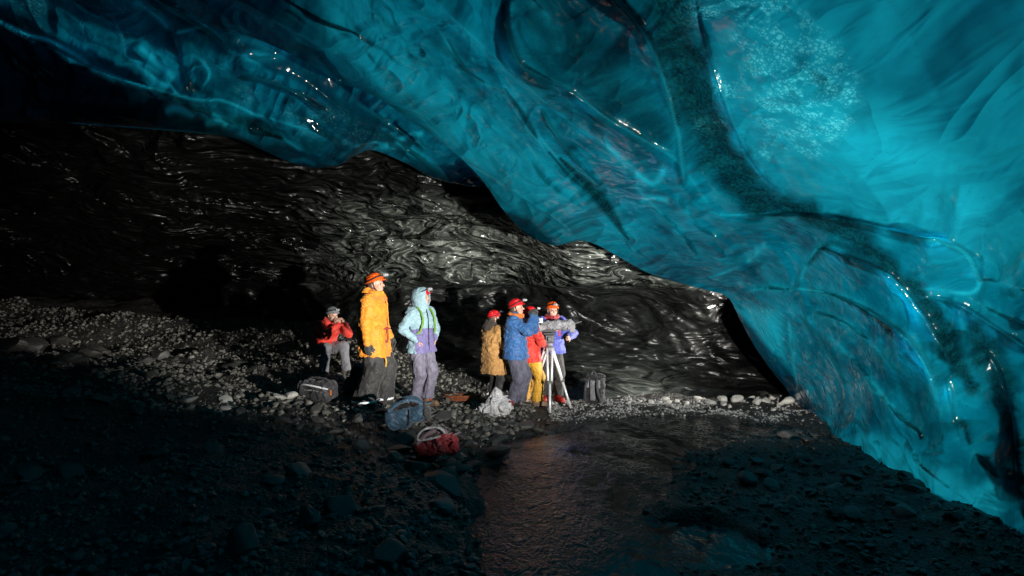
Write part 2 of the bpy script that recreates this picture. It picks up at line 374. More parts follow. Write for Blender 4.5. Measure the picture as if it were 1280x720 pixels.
def build_A():
    d = np.array([.55, -.83]); d /= np.linalg.norm(d)
    def tl(x, y): return min((y+224)/-d[1], (1572-x)/d[0])
    def fu(c): return 1-sstep(990, 1030, c[:, 0])
    c, G, px, py, rw, nl = ruled_sheet(E1, 760, d, tl, 380, depthA, 10, 26, 1.0, floor_u=fu)
    nr, nc = px.shape
    me = mesh_np('ice_ceiling', G.reshape(-1, 3), grid_faces(nr, nc))
    dirt = np.zeros(px.shape)
    N = fbm(np.stack([px/23., py/23., px*0], -1), 3); px2 = px+N*7; py2 = py+fbm(np.stack([px/23., py/23., px*0+9], -1), 3)*7
    dirt = np.maximum(dirt, .97*poly_in(px2, py2, [(795, -30), (862, -30), (872, 40), (885, 60), (905, 130), (920, 170), (950, 210), (985, 245), (1010, 272), (925, 272), (895, 238), (872, 205), (850, 160), (838, 130), (822, 70)], 16))
    dirt = np.maximum(dirt, .93*band(px2, py2, [(985, 262, 10), (1030, 275, 14), (1070, 298, 17), (1095, 322, 13), (1120, 340, 9), (1150, 372, 9), (1175, 410, 12), (1195, 450, 14), (1215, 480, 10)], .7))
    dirt = np.maximum(dirt, .9*band(px2, py2, [(1222, 418, 14), (1240, 455, 22), (1258, 500, 20), (1270, 550, 14), (1278, 600, 12)], .7))
    dirt = np.maximum(dirt, .95*band(px, py, [(700, 198, 2), (725, 222, 5), (745, 242, 8), (760, 262, 7), (772, 280, 4), (786, 300, 1)], .5))
    dirt = np.maximum(dirt, .8*band(px, py, [(560, 50, 1), (575, 79, 3), (588, 92, 2), (606, 103, 1)], .5))
    dirt = np.maximum(dirt, .85*band(px, py, [(630, 110, 1), (652, 140, 3), (664, 160, 4), (672, 173, 1)], .5))
    dirt = np.maximum(dirt, .8*band(px, py, [(686, 190, 1), (708, 215, 2.5), (732, 238, 1)], .5))
    dirt = np.maximum(dirt, .9*band(px, py, [(775, -5, 2), (800, 25, 4), (822, 65, 4.5), (838, 112, 4), (848, 155, 3)], .5))
    dirt = np.maximum(dirt, .75*band(px, py, [(1010, 330, 3), (1040, 303, 4), (1075, 318, 8), (1110, 340, 7)], .8))
    dirt = np.maximum(dirt, .6*band(px, py, [(1000, 395, 2), (1035, 435, 4), (1055, 478, 3)], .8))
    dirt = np.maximum(dirt, .55*band(px2, py2, [(1110, 440, 18), (1140, 470, 24), (1165, 520, 22), (1150, 545, 10)], .9))
    dirt = np.maximum(dirt, .45*band(px2, py2, [(640, -20, 30), (690, 40, 50), (760, 110, 50), (815, 165, 18)], .9))
    dirt = np.maximum(dirt, .4*band(px2, py2, [(470, 140, 8), (560, 205, 10), (620, 240, 16), (680, 285, 18)], .9))
    bub = np.zeros(px.shape)
    bub = np.maximum(bub, poly_in(px2, py2, [(905, -20), (960, -20), (1010, 25), (1050, 60), (1075, 108), (1062, 150), (1040, 190), (1010, 195), (985, 180), (958, 165), (945, 130), (925, 60)], 12))
    bub = np.maximum(bub, .9*poly_in(px2, py2, [(835, 0), (900, 0), (905, 20), (850, 32)], 10))
    bub = np.maximum(bub, .9*poly_in(px2, py2, [(862, 152), (908, 152), (912, 166), (868, 168)], 8))
    bub = np.maximum(bub, .7*poly_in(px2, py2, [(890, 100), (925, 100), (925, 128), (900, 124)], 10))
    bub = np.maximum(bub, .6*poly_in(px2, py2, [(940, 180), (985, 180), (985, 208), (950, 205)], 10))
    highlight = np.zeros(px.shape)  # bright ridges, glints and brighter zones put into the ice colour
    highlight = np.maximum(highlight, .38*poly_in(px2, py2, [(900, -40), (1600, -240), (1600, 420), (1240, 330), (1100, 290), (1010, 262), (950, 200), (915, 120)], 40))
    highlight = np.maximum(highlight, .28*band(px2, py2, [(905, 40, 18), (930, 130, 18), (970, 200, 22), (1010, 245, 14)], .9))
    highlight = np.maximum(highlight, .8*poly_in(px2, py2, [(918, 380), (975, 392), (994, 500), (985, 488), (945, 436)], 14))
    highlight = np.maximum(highlight, .5*band(px2, py2, [(1090, 560, 18), (1150, 600, 22), (1220, 625, 18), (1260, 600, 10)], .9))
    highlight = np.maximum(highlight, .35*band(px2, py2, [(420, 20, 40), (470, 80, 40), (560, 150, 40), (660, 220, 40), (760, 290, 40)], .9))
    for pts, wd, s in [([(845, 192), (808, 176), (758, 146), (717, 115), (675, 94)], 2, .6), ([(856, 240), (850, 180), (838, 125), (820, 70), (795, 25)], 2.2, .8), ([(740, 165), (787, 208), (812, 228), (826, 222), (830, 200)], 4, .8),
                       ([(800, 254), (812, 246), (838, 252)], 4, .7), ([(997, 357), (1015, 319), (1029, 309), (1060, 318)], 2, .7), ([(1143, 362), (1180, 364), (1214, 366), (1224, 350), (1205, 315), (1180, 305)], 2.5, .8),
                       ([(926, 368), (960, 359), (1021, 364), (1070, 380), (1119, 411)], 1.8, .6), ([(1125, 415), (1150, 440), (1165, 480), (1172, 520)], 3, .6), ([(985, 395), (990, 442), (997, 500)], 2.2, .9), ([(899, 269), (960, 268), (1003, 268), (1050, 272)], 1.6, .6),
                       ([(665, 160), (690, 190), (720, 225), (760, 240)], 2.5, .5), ([(1130, 570), (1170, 600), (1220, 628), (1262, 640)], 3, .6), ([(1085, 470), (1120, 515), (1152, 545)], 2.5, .6), ([(800, 175), (845, 200), (890, 262)], 2, .3), ([(560, 192), (620, 225), (690, 270), (722, 298)], 2, .5)]:
        highlight = np.maximum(highlight, s*line_mask(px, py, pts, wd))
    for pts, a, *_ in A_STEPS:
        if a:
            rag = .35+.65*sstep(-.25, .3, N)
            highlight = np.maximum(highlight, .55*line_mask(px, py, pts, 1.6)*rag); highlight = np.maximum(highlight, .24*line_mask(px, py, pts, 8)*rag)
    dimming = np.zeros(px.shape)
    dimming = np.maximum(dimming, .15*sstep(560, 330, px)*sstep(90, 20, py))
    dimming = np.maximum(dimming, .55*band(px2, py2, [(700, -60, 60), (740, 60, 70), (800, 150, 40)], .9))
    attr(me, 'dirt', dirt); attr(me, 'bubbles', bub); attr(me, 'highlight', highlight); attr(me, 'dimming', dimming)
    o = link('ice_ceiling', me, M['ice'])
    tag(o, 'glossy translucent blue ice overhang sweeping down to the wall on the right', 'ice ceiling', kind='structure')
    return c, G, px, py, rw, nl

def build_B():
    d = np.array([.12, -1.]); d /= np.linalg.norm(d)
    def tl(x, y): return (y+262)/-d[1]
    c, G, px, py, rw, nl = ruled_sheet(EB, 420, d, tl, 190, depthB, 8, 14, .7, roundw=8, rounda=.15)
    nr, nc = px.shape
    me = mesh_np('ice_ceiling', G.reshape(-1, 3), grid_faces(nr, nc))
    N = fbm(np.stack([px/23., py/23., px*0+3], -1), 3); px2 = px+N*8; py2 = py+fbm(np.stack([px/23., py/23., px*0+5], -1), 3)*8
    dimming = .08+.88*sstep(110, -20, px2+.5*(py2-90))*sstep(-50, 40, py2)  # dim left end and lower bands put into the ice colour
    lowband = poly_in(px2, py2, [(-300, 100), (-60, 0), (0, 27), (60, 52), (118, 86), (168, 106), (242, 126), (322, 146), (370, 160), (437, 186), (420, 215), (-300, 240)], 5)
    dimming = np.maximum(dimming, lowband*(.40+.60*sstep(320, 110, px2)))
    dimming = np.maximum(dimming, .5*band(px2, py2, [(90, 0, 26), (130, 45, 26), (170, 85, 22)], .9))
    dimming = np.maximum(dimming, .5*band(px2, py2, [(200, 10, 20), (232, 60, 16), (250, 105, 16)], .9))
    dimming = np.maximum(dimming, .5*band(px2, py2, [(270, 105, 18), (300, 110, 14)], .9))
    dirt = np.zeros(px.shape)
    for q in ([(355, 130, 1), (362, 124, 5), (368, 128, 1)], [(384, 122, 1), (396, 132, 4), (410, 137, 1)], [(190, 112, 2), (225, 125, 4), (242, 140, 3)], [(300, 150, 6), (330, 160, 8), (350, 172, 3)]):
        dirt = np.maximum(dirt, .8*band(px, py, q, .7))
    bub = np.zeros(px.shape)
    for poly in ([(10, -10), (58, -10), (56, 38), (40, 44), (15, 20)], [(360, 140), (410, 125), (470, 165), (520, 185), (440, 182), (390, 165)], [(205, 130), (235, 132), (252, 148), (225, 152)], [(300, 95), (318, 95), (316, 130), (304, 132)]):
        bub = np.maximum(bub, .4*poly_in(px2, py2, poly, 12))
    highlight = np.zeros(px.shape)
    for pts, wd, s in [([(0, 27), (34, 44), (60, 50), (90, 66), (118, 84)], 2.2, .8), ([(118, 84), (168, 104), (242, 124), (279, 126), (322, 144)], 1.4, .5), ([(285, 52), (315, 50), (355, 66), (330, 72), (295, 66)], 6, .7), ([(150, 50), (185, 90), (230, 120)], 5, .45), ([(170, 55), (205, 85), (232, 118)], 4, .5),
                       ([(205, 140), (222, 136), (245, 146)], 5, .8), ([(255, 155), (275, 153), (285, 158)], 4, .8), ([(165, 0), (195, 18), (214, 38)], 4, .6), ([(218, 42), (250, 34), (262, 30)], 2, .5), ([(80, 154), (168, 160), (230, 165), (280, 170)], 1.2, .7), ([(486, 186), (505, 172), (531, 166)], 3, .7), ([(360, 202), (380, 200), (396, 208)], 3, .5), ([(470, 186), (500, 182), (540, 205), (580, 228)], 4, .5)]:
        highlight = np.maximum(highlight, s*line_mask(px, py, pts, wd))
    for pts, a, *_ in B_STEPS:
        if a: highlight = np.maximum(highlight, .45*line_mask(px, py, pts, 1.6)*(.35+.65*sstep(-.25, .3, N))*(1-.9*sstep(150, 60, px)*sstep(60, 90, py)))
    highlight = np.clip(highlight*1.35, 0, 1)
    attr(me, 'dirt', dirt); attr(me, 'bubbles', bub); attr(me, 'highlight', highlight); attr(me, 'dimming', dimming)
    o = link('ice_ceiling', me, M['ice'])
    tag(o, 'second darker blue ice layer hanging behind the main overhang at upper left', 'ice ceiling', kind='structure')
    return c, G, px, py, rw, nl

def ice_material():
    m, nt, out = newmat('glacier_ice'); b = NB(nt)
    fl = b.mapping((1.0, 1.0, 1.0), (0.35, .5, .75))
    mp = b.n('ShaderNodeMapping'); mp.inputs['Scale'].default_value = (.45, 1.5, 1.5); nt.links.new(fl, mp.inputs[0]); sv = mp.outputs[0]
    cloud = b.noise(sv, 1.1, 6, .55, .5)
    cloud2 = b.noise(sv, 4.5, 6, .62, .8)
    streak = b.n('ShaderNodeMapping'); streak.inputs['Scale'].default_value = (.25, 3., 3.); nt.links.new(fl, streak.inputs[0])
    st = b.noise(streak.outputs[0], 2.2, 6, .65, .9)
    base = b.mix(b.ramp(cloud, [(.32, 0), (.68, 1)]), (.000, .082, .140), (.001, .30, .43))
    base = b.mix(b.math('MULTIPLY', b.ramp(cloud2, [(.52, 0), (.78, 1)]), .55), base, (.006, .47, .62))
    base = b.mix(b.math('MULTIPLY', b.ramp(st, [(.55, 0), (.75, 1)]), .62), base, (.000, .075, .115))
    # air bubbles: small pale blobs at two sizes
    tc = b.n('ShaderNodeTexCoord')
    bsum = None
    for sc, th in ((26., .42), (52., .46), (15., .30)):
        v = b.n('ShaderNodeTexVoronoi'); v.inputs['Scale'].default_value = sc; nt.links.new(tc.outputs['Object'], v.inputs['Vector'])
        sel = b.math('GREATER_THAN', b.n('ShaderNodeSeparateColor', i_0=v.outputs['Color']).outputs[0], .42)
        dot = b.math('MULTIPLY', b.ramp(v.outputs['Distance'], [(th*.6, 1), (th*1.25, 0)]), sel)
        bsum = dot if bsum is None else b.math('MAXIMUM', bsum, dot)
    patch = b.ramp(b.noise(tc.outputs['Object'], 6., 3, .6), [(.42, 0), (.56, 1)])
    bm = b.math('MULTIPLY', b.math('MULTIPLY', bsum, patch), b.attr('bubbles'))
    base = b.mix(b.math('MULTIPLY', b.attr('bubbles'), b.math('MULTIPLY', patch, .25)), base, (.05, .62, .74))
    base = b.mix(b.math('MULTIPLY', bm, .95), base, (.14, .92, 1.))
    # weaker light through deep ice, painted as a darker colour
    base = b.mix(b.attr('dimming'), base, b.mix(1., base, (.006, .022, .036), 'MULTIPLY'))
    base = b.mix(b.math('MULTIPLY', b.attr('highlight'), 1.0), base, (.014, .68, .88))  # highlights painted as pale cyan
    # sediment
    grit = b.noise(tc.outputs['Object'], 28, 5, .7)
    da = b.attr('dirt')
    dm = b.math('MULTIPLY', da, b.math('ADD', .62, b.math('MULTIPLY', b.ramp(grit, [(.3, 0), (.6, 1)]), .38)))
    base = b.mix(dm, base, b.mix(b.ramp(cloud2, [(.4, 0), (.7, 1)]), (.0004, .010, .014), (.002, .055, .055)))
    # scattered dark specks
    v = b.n('ShaderNodeTexVoronoi'); v.inputs['Scale'].default_value = 9.; nt.links.new(sv, v.inputs['Vector'])
    spk = b.math('MULTIPLY', b.ramp(v.outputs['Distance'], [(.05, 1), (.11, 0)]), b.ramp(cloud, [(.5, 0), (.6, 1)]))
    base = b.mix(b.math('MULTIPLY', spk, .6), base, (.002, .05, .07))
    tr = b.n('ShaderNodeBsdfTranslucent', i_Color=base)
    df = b.n('ShaderNodeBsdfDiffuse', i_Color=b.mix(.85, (.01, .03, .035), base))
    body = b.n('ShaderNodeMixShader'); body.inputs[0].default_value = .07
    nt.links.new(tr.outputs[0], body.inputs[1]); nt.links.new(df.outputs[0], body.inputs[2])
    h = b.math('ADD', b.noise(sv, 2.4, 2, .5, .5), b.math('MULTIPLY', b.math('ABSOLUTE', b.math('SUBTRACT', b.noise(sv, 1.6, 1, .5, 1.), .5)), 2.4))
    nrm = b.bump(h, .38, .05)
    rid = b.math('ABSOLUTE', b.math('SUBTRACT', b.noise(sv, .95, .5, .5, 1.2), .5))
    h2 = b.math('ADD', b.math('MULTIPLY', b.noise(sv, 2.2, 2, .5, .8), .9), b.math('MULTIPLY', rid, 4.6))
    nt.links.new(b.bump(h2, .8, .16), tr.inputs['Normal'])
    gl = b.n('ShaderNodeBsdfGlossy', i_Roughness=b.math('ADD', .10, b.math('MULTIPLY', da, .15))); nt.links.new(nrm, gl.inputs['Normal']); gl.inputs['Color'].default_value = (.95, 1, 1, 1)
    fr = b.n('ShaderNodeFresnel', i_IOR=1.31); nt.links.new(nrm, fr.inputs['Normal'])
    mx = b.n('ShaderNodeMixShader'); nt.links.new(b.math('MULTIPLY', fr.outputs[0], b.math('SUBTRACT', 1., b.math('MULTIPLY', da, .88))), mx.inputs[0]); nt.links.new(body.outputs[0], mx.inputs[1]); nt.links.new(gl.outputs[0], mx.inputs[2])
    nt.links.new(mx.outputs[0], out.inputs[0])
    return m

def dark_ice_material():
    m, nt, out = newmat('dark_ice'); b = NB(nt)
    tc = b.n('ShaderNodeTexCoord')
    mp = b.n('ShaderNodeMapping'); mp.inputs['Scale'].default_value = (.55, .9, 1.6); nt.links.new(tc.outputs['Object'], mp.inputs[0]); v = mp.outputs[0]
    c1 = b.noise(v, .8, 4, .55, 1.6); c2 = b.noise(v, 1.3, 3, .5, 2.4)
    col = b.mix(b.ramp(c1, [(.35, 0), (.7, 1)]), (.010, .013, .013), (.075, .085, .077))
    vein = b.ramp(b.math('ABSOLUTE', b.math('SUBTRACT', c2, .5)), [(.0, 1), (.03, .25), (.08, 0)])
    vein = b.math('MAXIMUM', vein, b.ramp(c2, [(.55, 0), (.70, .6)]))
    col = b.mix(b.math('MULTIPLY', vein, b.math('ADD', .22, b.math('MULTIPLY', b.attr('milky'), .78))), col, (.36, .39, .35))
    col = b.mix(b.attr('dark_shade'), col, b.mix(1., col, (.03, .03, .034), 'MULTIPLY'))  # dark clear ice on the wall, painted shade elsewhere
    swl = b.math('ABSOLUTE', b.math('SUBTRACT', b.noise(v, .75, 1, .5, 1.8), .5)); swl2 = b.math('ABSOLUTE', b.math('SUBTRACT', b.noise(v, 1.7, 1, .5, 1.8), .5))
    h = b.math('ADD', b.math('ADD', b.math('MULTIPLY', b.noise(v, 1.2, 3, .5, 1.4), 1.1), b.math('MULTIPLY', swl, -4.2)), b.math('MULTIPLY', swl2, -2.0))
    h = b.math('MULTIPLY', h, b.attr('relief'))
    nrm = b.bump(h, .9, .22)
    p = b.principled(out, i_Base_Color=col, i_Roughness=b.math('ADD', b.math('ADD', b.math('SUBTRACT', .22, b.math('MULTIPLY', b.attr('milky'), .16)), b.math('MULTIPLY', b.attr('dark_shade'), .12)), b.math('MULTIPLY', c2, .10)), i_Normal=nrm)
    p.inputs['IOR'].default_value = 1.45
    return m

def build_C():
    xs = np.linspace(-320, 1340, 560)
    eb = catmull(EB, 400); e1 = catmull(E1, 900)
    top = np.interp(xs, eb[:, 0], eb[:, 1])-70
    m = xs > 600
    top[m] = np.minimum(np.interp(xs[m], e1[:, 0], e1[:, 1]), 372)-80
    top = np.convolve(np.pad(top, 12, mode='edge'), np.ones(25)/25, 'valid')
    nr = 300; v = np.linspace(0, 1, nr)
    px = np.broadcast_to(xs[None], (nr, len(xs))).copy(); py = top[None]+v[:, None]*(560-top[None])
    D = depthC0(px, py)
    # the crease where the sloping roof meets the wall, and the smooth toe along the foot of the wall
    for pts, a, w_, bl, wb in [
        ([(-300, 352), (0, 352), (200, 356), (400, 352), (560, 357), (640, 356), (760, 362), (860, 362), (930, 385)], .55, 60, .25, 30),
        ([(1000, 488), (950, 490), (870, 484), (780, 470), (700, 460), (630, 452), (560, 455), (500, 460)], .40, 40, .12, 30),
        ([(60, 240), (180, 215), (300, 205), (420, 222), (520, 232), (600, 240)], .3, 40, .1, 20),
        ([(200, 250), (300, 228), (380, 238)], .2, 30, .05, 14), ([(400, 270), (470, 262), (540, 250), (600, 248)], .25, 24, .06, 14),
        ([(250, 300), (330, 280), (440, 275), (520, 270), (620, 268)], .3, 30, .08, 16), ([(150, 330), (260, 318), (400, 320), (500, 312)], .3, 30, .08, 16),
        ([(430, 320), (540, 300), (640, 305), (700, 325)], .25, 26, .08, 14), ([(600, 345), (680, 318), (740, 312), (800, 340)], .25, 30, .08, 18), ([(-100, 300), (60, 290), (200, 300)], .3, 30, .06, 16), ([(-200, 210), (0, 220), (150, 212)], .2, 30, .06, 16)]:
        D = step_curve(px, py, D, pts, a*.6, w_, bl*.8, wb)
    P = at_arr(px, py, D)
    roof = sstep(372, 340, py)
    Q = P*np.array([.7, .45, 1.5]); wq = Q+np.stack([fbm(Q*1.1+3, 2), fbm(Q*1.1+8, 2), fbm(Q*1.1+15, 2)], -1)*.55
    ridg = 1-np.abs(fbm(wq*1.3, 3))
    D = D+roof*(.14*fbm(wq*1.1, 2)+.34*np.abs(vnoise(wq*1.1+7))+.14*np.abs(vnoise(wq*2.3+5)))
    # wall: diagonal scallops running up to the left
    a = np.array([.75, 0, -.66]); Qa = P-(P@a)[..., None]*a*.72
    D = D+(1-roof)*(.13*fbm(Qa*1.7+5, 3)+.05*fbm(Qa*5+2, 2))*sstep(505, 470, py)
    me = mesh_np('ice_wall', at_arr(px, py, D).reshape(-1, 3), grid_faces(nr, len(xs)))
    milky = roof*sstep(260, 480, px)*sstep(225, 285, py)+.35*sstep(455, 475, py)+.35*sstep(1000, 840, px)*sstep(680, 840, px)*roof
    dark_shade = (1-roof)*(.45+.35*sstep(475, 440, py))
    dark_shade = np.maximum(dark_shade, .98*sstep(520, 330, px+.25*(py-300)))  # shade painted on the ice at left, then at top and right
    dark_shade = np.maximum(dark_shade, .9*sstep(290, 225, py))
    dark_shade = np.maximum(dark_shade, (1-roof)*.96*sstep(700, 900, px))
    attr(me, 'milky', np.clip(milky, 0, 1)); attr(me, 'dark_shade', dark_shade); attr(me, 'relief', .28+.72*roof)
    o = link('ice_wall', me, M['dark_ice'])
    tag(o, 'dark rippled ice wall and sloping roof at the back of the cave', 'ice wall', kind='structure')
    return px, py, D

def strip(name, rows, mat, label):
    R = np.array(rows); nr, nc = R.shape[:2]
    me = mesh_np(name, R.reshape(-1, 3), grid_faces(nr, nc)); attr(me, 'milky', np.zeros(nr*nc)); attr(me, 'dark_shade', np.full(nr*nc, .9)); attr(me, 'relief', np.full(nr*nc, .5))
    o = link(name, me, mat); tag(o, label, 'ice wall', kind='structure'); return o

M = {}
M['ice'] = ice_material(); M['dark_ice'] = dark_ice_material()
cA, GA, pxA, pyA, rwA, nlA = build_A()
cB, GB, pxB, pyB, rwB, nlB = build_B()
pxC, pyC, DC = build_C()

# back of the overhang: from the lip of A to whatever lies behind it (B on the left, the dark wall further right)
def back_of_rim():
    L = GA[0]; n = len(cA); rows = []
    sel = cA[:, 0] < 1020
    L = L[sel]; c = cA[sel]; d = np.array([.55, -.83])
    k = sstep(860, 985, c[:, 0])            # pillar: leave room behind it
    tx = c[:, 0]+d[0]*62*(1-k)+k*300; ty = c[:, 1]+d[1]*62*(1-k)-k*6
    wC = sstep(600, 650, c[:, 0])
    Y = (1-wC)*depthB(tx, ty)+wC*depthC0(tx, ty)
    T = at_arr(tx, ty, Y+.05)
    for u in np.linspace(0, 1, 12): rows.append(L*(1-u)+T*u+np.array([0, 0, 1.])*(.25*math.sin(math.pi*u)*(1-k)[:, None])+np.array([1.2, -4., .3])*math.sin(math.pi*u)*k[:, None])
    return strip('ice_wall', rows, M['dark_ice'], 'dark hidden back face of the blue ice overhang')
back_of_rim()
def back_of_B():
    L = GB[0]; tx = cB[:, 0]; ty = cB[:, 1]-40
    T = at_arr(tx, ty, depthC0(tx, ty)+.1)
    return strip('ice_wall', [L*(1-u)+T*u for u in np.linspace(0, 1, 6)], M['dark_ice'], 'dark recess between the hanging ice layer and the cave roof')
back_of_B()

# rest of the cave, behind and beside the camera
def cave_rest():
    a = [tuple(p) for p in GA[-1][::-1][::12]]
    bt = at_arr(pxB, pyB, np.linalg.norm(GB-np.array([0, 0, CAMZ]), axis=-1)*0+GB[..., 1])
    b1 = [p for p in GB[-1][::-1] if p[0] < a[-1][0]][::10]
    b2 = [p for p in GB[::-1, 0]][::12]
    c0 = [p for p in at_arr(pxC, pyC, DC)[:, 0]][::10]
    ch = np.array([tuple(p) for p in a]+[tuple(p) for p in b1]+[tuple(p) for p in b2]+[tuple(p) for p in c0])
    rows = [ch]
    for u in (.25, .5, .75, 1.):
        q = ch.copy(); q[:, 1] = ch[:, 1]*(1-u)+(-5.5)*u; q[:, 2] = ch[:, 2]+.4*u; q[:, 0] = ch[:, 0]*(1-.25*u)
        rows.append(q)
    last = rows[-1].copy(); ctr = np.array([-2, -6.5, 1.5])
    rows.append(last*.5+ctr*.5); rows.append(last*.02+ctr*.98)
    na = len(a)
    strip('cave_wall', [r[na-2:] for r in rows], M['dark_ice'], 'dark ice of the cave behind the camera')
    R2 = np.array([r[:na] for r in rows]); me = mesh_np('ice_ceiling', R2.reshape(-1, 3), grid_faces(R2.shape[0], na)); z_ = np.zeros(R2.shape[:2])
    for n_ in ('dirt', 'bubbles', 'highlight', 'dimming'): attr(me, n_, z_)
    tag(link('ice_ceiling', me, M['ice']), 'blue ice roof running on behind the camera', 'ice ceiling', kind='structure')
cave_rest()

# ============================================================ GROUND
# control points: world x, y, z
def gp(px, py, Y): 
    p = at(px, py, Y); return (p[0], p[1], p[2])
WATER = -.47
G_CTL = [gp(478, 506, 9.1), gp(440, 500, 9.2), gp(522, 503, 9.9), gp(615, 506, 11.3), gp(650, 511, 11.0), gp(664, 509, 11.4), gp(700, 506, 11.8), gp(743, 504, 11.5), gp(900, 503, 11.9), gp(996, 507, 11.5), gp(830, 517, 10.9), gp(950, 525, 10.4),
         gp(600, 530, 9.4), gp(560, 545, 8.4), gp(650, 545, 9.2), gp(560, 600, 6.2), gp(480, 600, 5.6), gp(500, 690, 4.0), gp(300, 600, 5.3), gp(200, 600, 5.2), gp(100, 700, 3.75), gp(300, 700, 3.8), gp(0, 600, 5.2),
         gp(200, 482, 9.2), gp(0, 470, 9.8), gp(100, 440, 11.4), gp(330, 492, 9.3), gp(390, 500, 9.0), gp(130, 432, 13.4), gp(300, 444, 13.0), gp(390, 452, 12.5), gp(60, 386, 16), (-14, 16, 1.3), gp(200, 402, 15.4), gp(390, 424, 14.4), gp(415, 461, 11.8), gp(470, 440, 13.4), gp(560, 480, 12.2),
         gp(1040, 545, 9.4), gp(1090, 575, 7.95), gp(1180, 624, 6.4), gp(1280, 667, 5.6), gp(960, 590, 7.45), gp(1050, 640, 6.1), gp(900, 600, 7.15), gp(1000, 700, 5.05), gp(880, 680, 5.4),
         (-6, 0, .15), (0, 0, -.2), (2, 1.5, -.45), (4, 2, -.3), (-12, 4, .4), (-16, 10, 1.0), (6.5, 12, -.4), (9, 14, -.3), (9, 5, -.3), (6, -4, -.2), (-3, -6, .1), (-18, 20, 1.6), (0, 20, .2), (9, 20, 0), (-20, -6, .6)]
# stream: centre line and half-width in world metres
STREAM = [gp(900, 536, 9.9)+(.9,), gp(800, 546, 9.4)+(1.0,), gp(735, 570, 8.3)+(1.0,), gp(700, 610, 6.8)+(.85,), gp(705, 660, 5.7)+(.75,), gp(730, 720, 4.75)+(.7,), (.5, 3.6, 0, .6), (.2, 1.5, 0, .6), (0., -2, 0, .6)]
POOL = gp(832, 672, 5.45)
gctl = np.array(G_CTL)
_g = tps(np.stack([gctl[:, 0]*50, gctl[:, 1]*50, gctl[:, 2]], -1))
sc_ = catmull([(p[0], p[1], p[3]) for p in STREAM], 90)
def stream_q(x, y):
    q = np.full(np.shape(x), 9.)
    for i in range(len(sc_)-1):
        a = sc_[i]; dx, dy = sc_[i+1, :2]-a[:2]; L2 = dx*dx+dy*dy+1e-9
        t = np.clip(((x-a[0])*dx+(y-a[1])*dy)/L2, 0, 1)
        q = np.minimum(q, np.sqrt((x-a[0]-t*dx)**2+(y-a[1]-t*dy)**2)/a[2])
    pool = np.sqrt(((x-POOL[0])/.62)**2+((y-POOL[1])/.5)**2)
    return np.minimum(q, pool)
def ground_h(x, y, detail=True):
    x = np.asarray(x, float); y = np.asarray(y, float)
    z = _g(x*50, y*50)
    z = np.clip(z, -.8, 2.2)
    P = np.stack([x, y, x*0], -1)
    n1 = fbm(P*1.3+2, 3)*.05+fbm(P*4.5+9, 3)*.028
    n1 = n1+sstep(-2.2, -4.5, x)*(.13*fbm(P*.9+31, 2)-.05)
    qn = stream_q(x+.20*fbm(P*1.9+4, 3), y+.20*fbm(P*1.9+14, 3))
    z = np.maximum(z, WATER+.03)
    z = z+n1*sstep(.6, 1.3, qn)
    bed = WATER-.10
    z = bed+(z-bed)*sstep(.82, 1.22, qn)
    return z
def build_ground():
    xs = np.concatenate([np.linspace(-20, -9, 90)[:-1], np.linspace(-9, 5.5, 420), np.linspace(5.5, 12, 30)[1:]])
    ys = np.concatenate([np.linspace(-7, 2.5, 50)[:-1], np.linspace(2.5, 13.5, 380), np.linspace(13.5, 21, 110)[1:]])
    X, Y = np.meshgrid(xs, ys); Z = ground_h(X, Y)
    me = mesh_np('ground', np.stack([X, Y, Z], -1).reshape(-1, 3), grid_faces(len(ys), len(xs)))
    m, nt, out = newmat('wet_basalt_grit'); b = NB(nt); v = b.mapping()
    vo = b.n('ShaderNodeTexVoronoi'); vo.inputs['Scale'].default_value = 34; nt.links.new(v, vo.inputs['Vector'])
    vo2 = b.n('ShaderNodeTexVoronoi'); vo2.inputs['Scale'].default_value = 95; nt.links.new(v, vo2.inputs['Vector'])
    g = b.n('ShaderNodeSeparateColor', i_0=vo.outputs['Color']).outputs[0]
    col = b.mix(b.ramp(g, [(.1, 0), (.9, 1)]), (.010, .010, .010), (.055, .052, .046))
    col = b.mix(b.ramp(b.noise(v, .8, 5), [(.4, 0), (.62, .8)]), col, (.014, .014, .013))
    h = b.math('ADD', b.math('MULTIPLY', vo.outputs['Distance'], -1.), b.math('MULTIPLY', vo2.outputs['Distance'], -.45))
    b.principled(out, i_Base_Color=col, i_Roughness=b.math('ADD', .35, b.math('MULTIPLY', g, .3)), i_Normal=b.bump(h, .9, .035))
    o = link('ground', me, m); tag(o, 'dark gravel floor of the cave', 'ground', kind='structure')
build_ground()
def build_water():
    xs = np.linspace(-1.6, 4.4, 320); ys = np.linspace(-3, 11.6, 620); X, Y = np.meshgrid(xs, ys)
    P = np.stack([X, Y, X*0], -1)
    Z = WATER+.006*fbm(P*np.array([7, 4, 1.])+1, 3)
    q = stream_q(X+.20*fbm(P*1.9+4, 3), Y+.20*fbm(P*1.9+14, 3))
    F = grid_faces(len(ys), len(xs)); keep = (q.ravel()[F] < 1.3).any(1); F = F[keep]
    u = np.unique(F); mp = np.full(X.size, -1); mp[u] = np.arange(len(u))
    me = mesh_np('water', np.stack([X, Y, Z], -1).reshape(-1, 3)[u], mp[F])
    m, nt, out = newmat('stream_water'); b = NB(nt); v = b.mapping((1, .55, 1))
    h = b.math('ADD', b.noise(v, 9, 3, .6, .6), b.math('MULTIPLY', b.noise(v, 30, 3, .6, .4), .5))
    p = b.principled(out, i_Base_Color=(.004, .009, .010, 1), i_Roughness=.04, i_Normal=b.bump(b.math('MULTIPLY', h, b.ramp(b.noise(v, .55, 3, .6, .6), [(.42, .10), (.62, 1)])), 1., .05))
    p.inputs['IOR'].default_value = 1.33
    o = link('water', me, m); tag(o, 'shallow black meltwater stream winding over the cave floor', 'stream', kind='structure')
build_water()
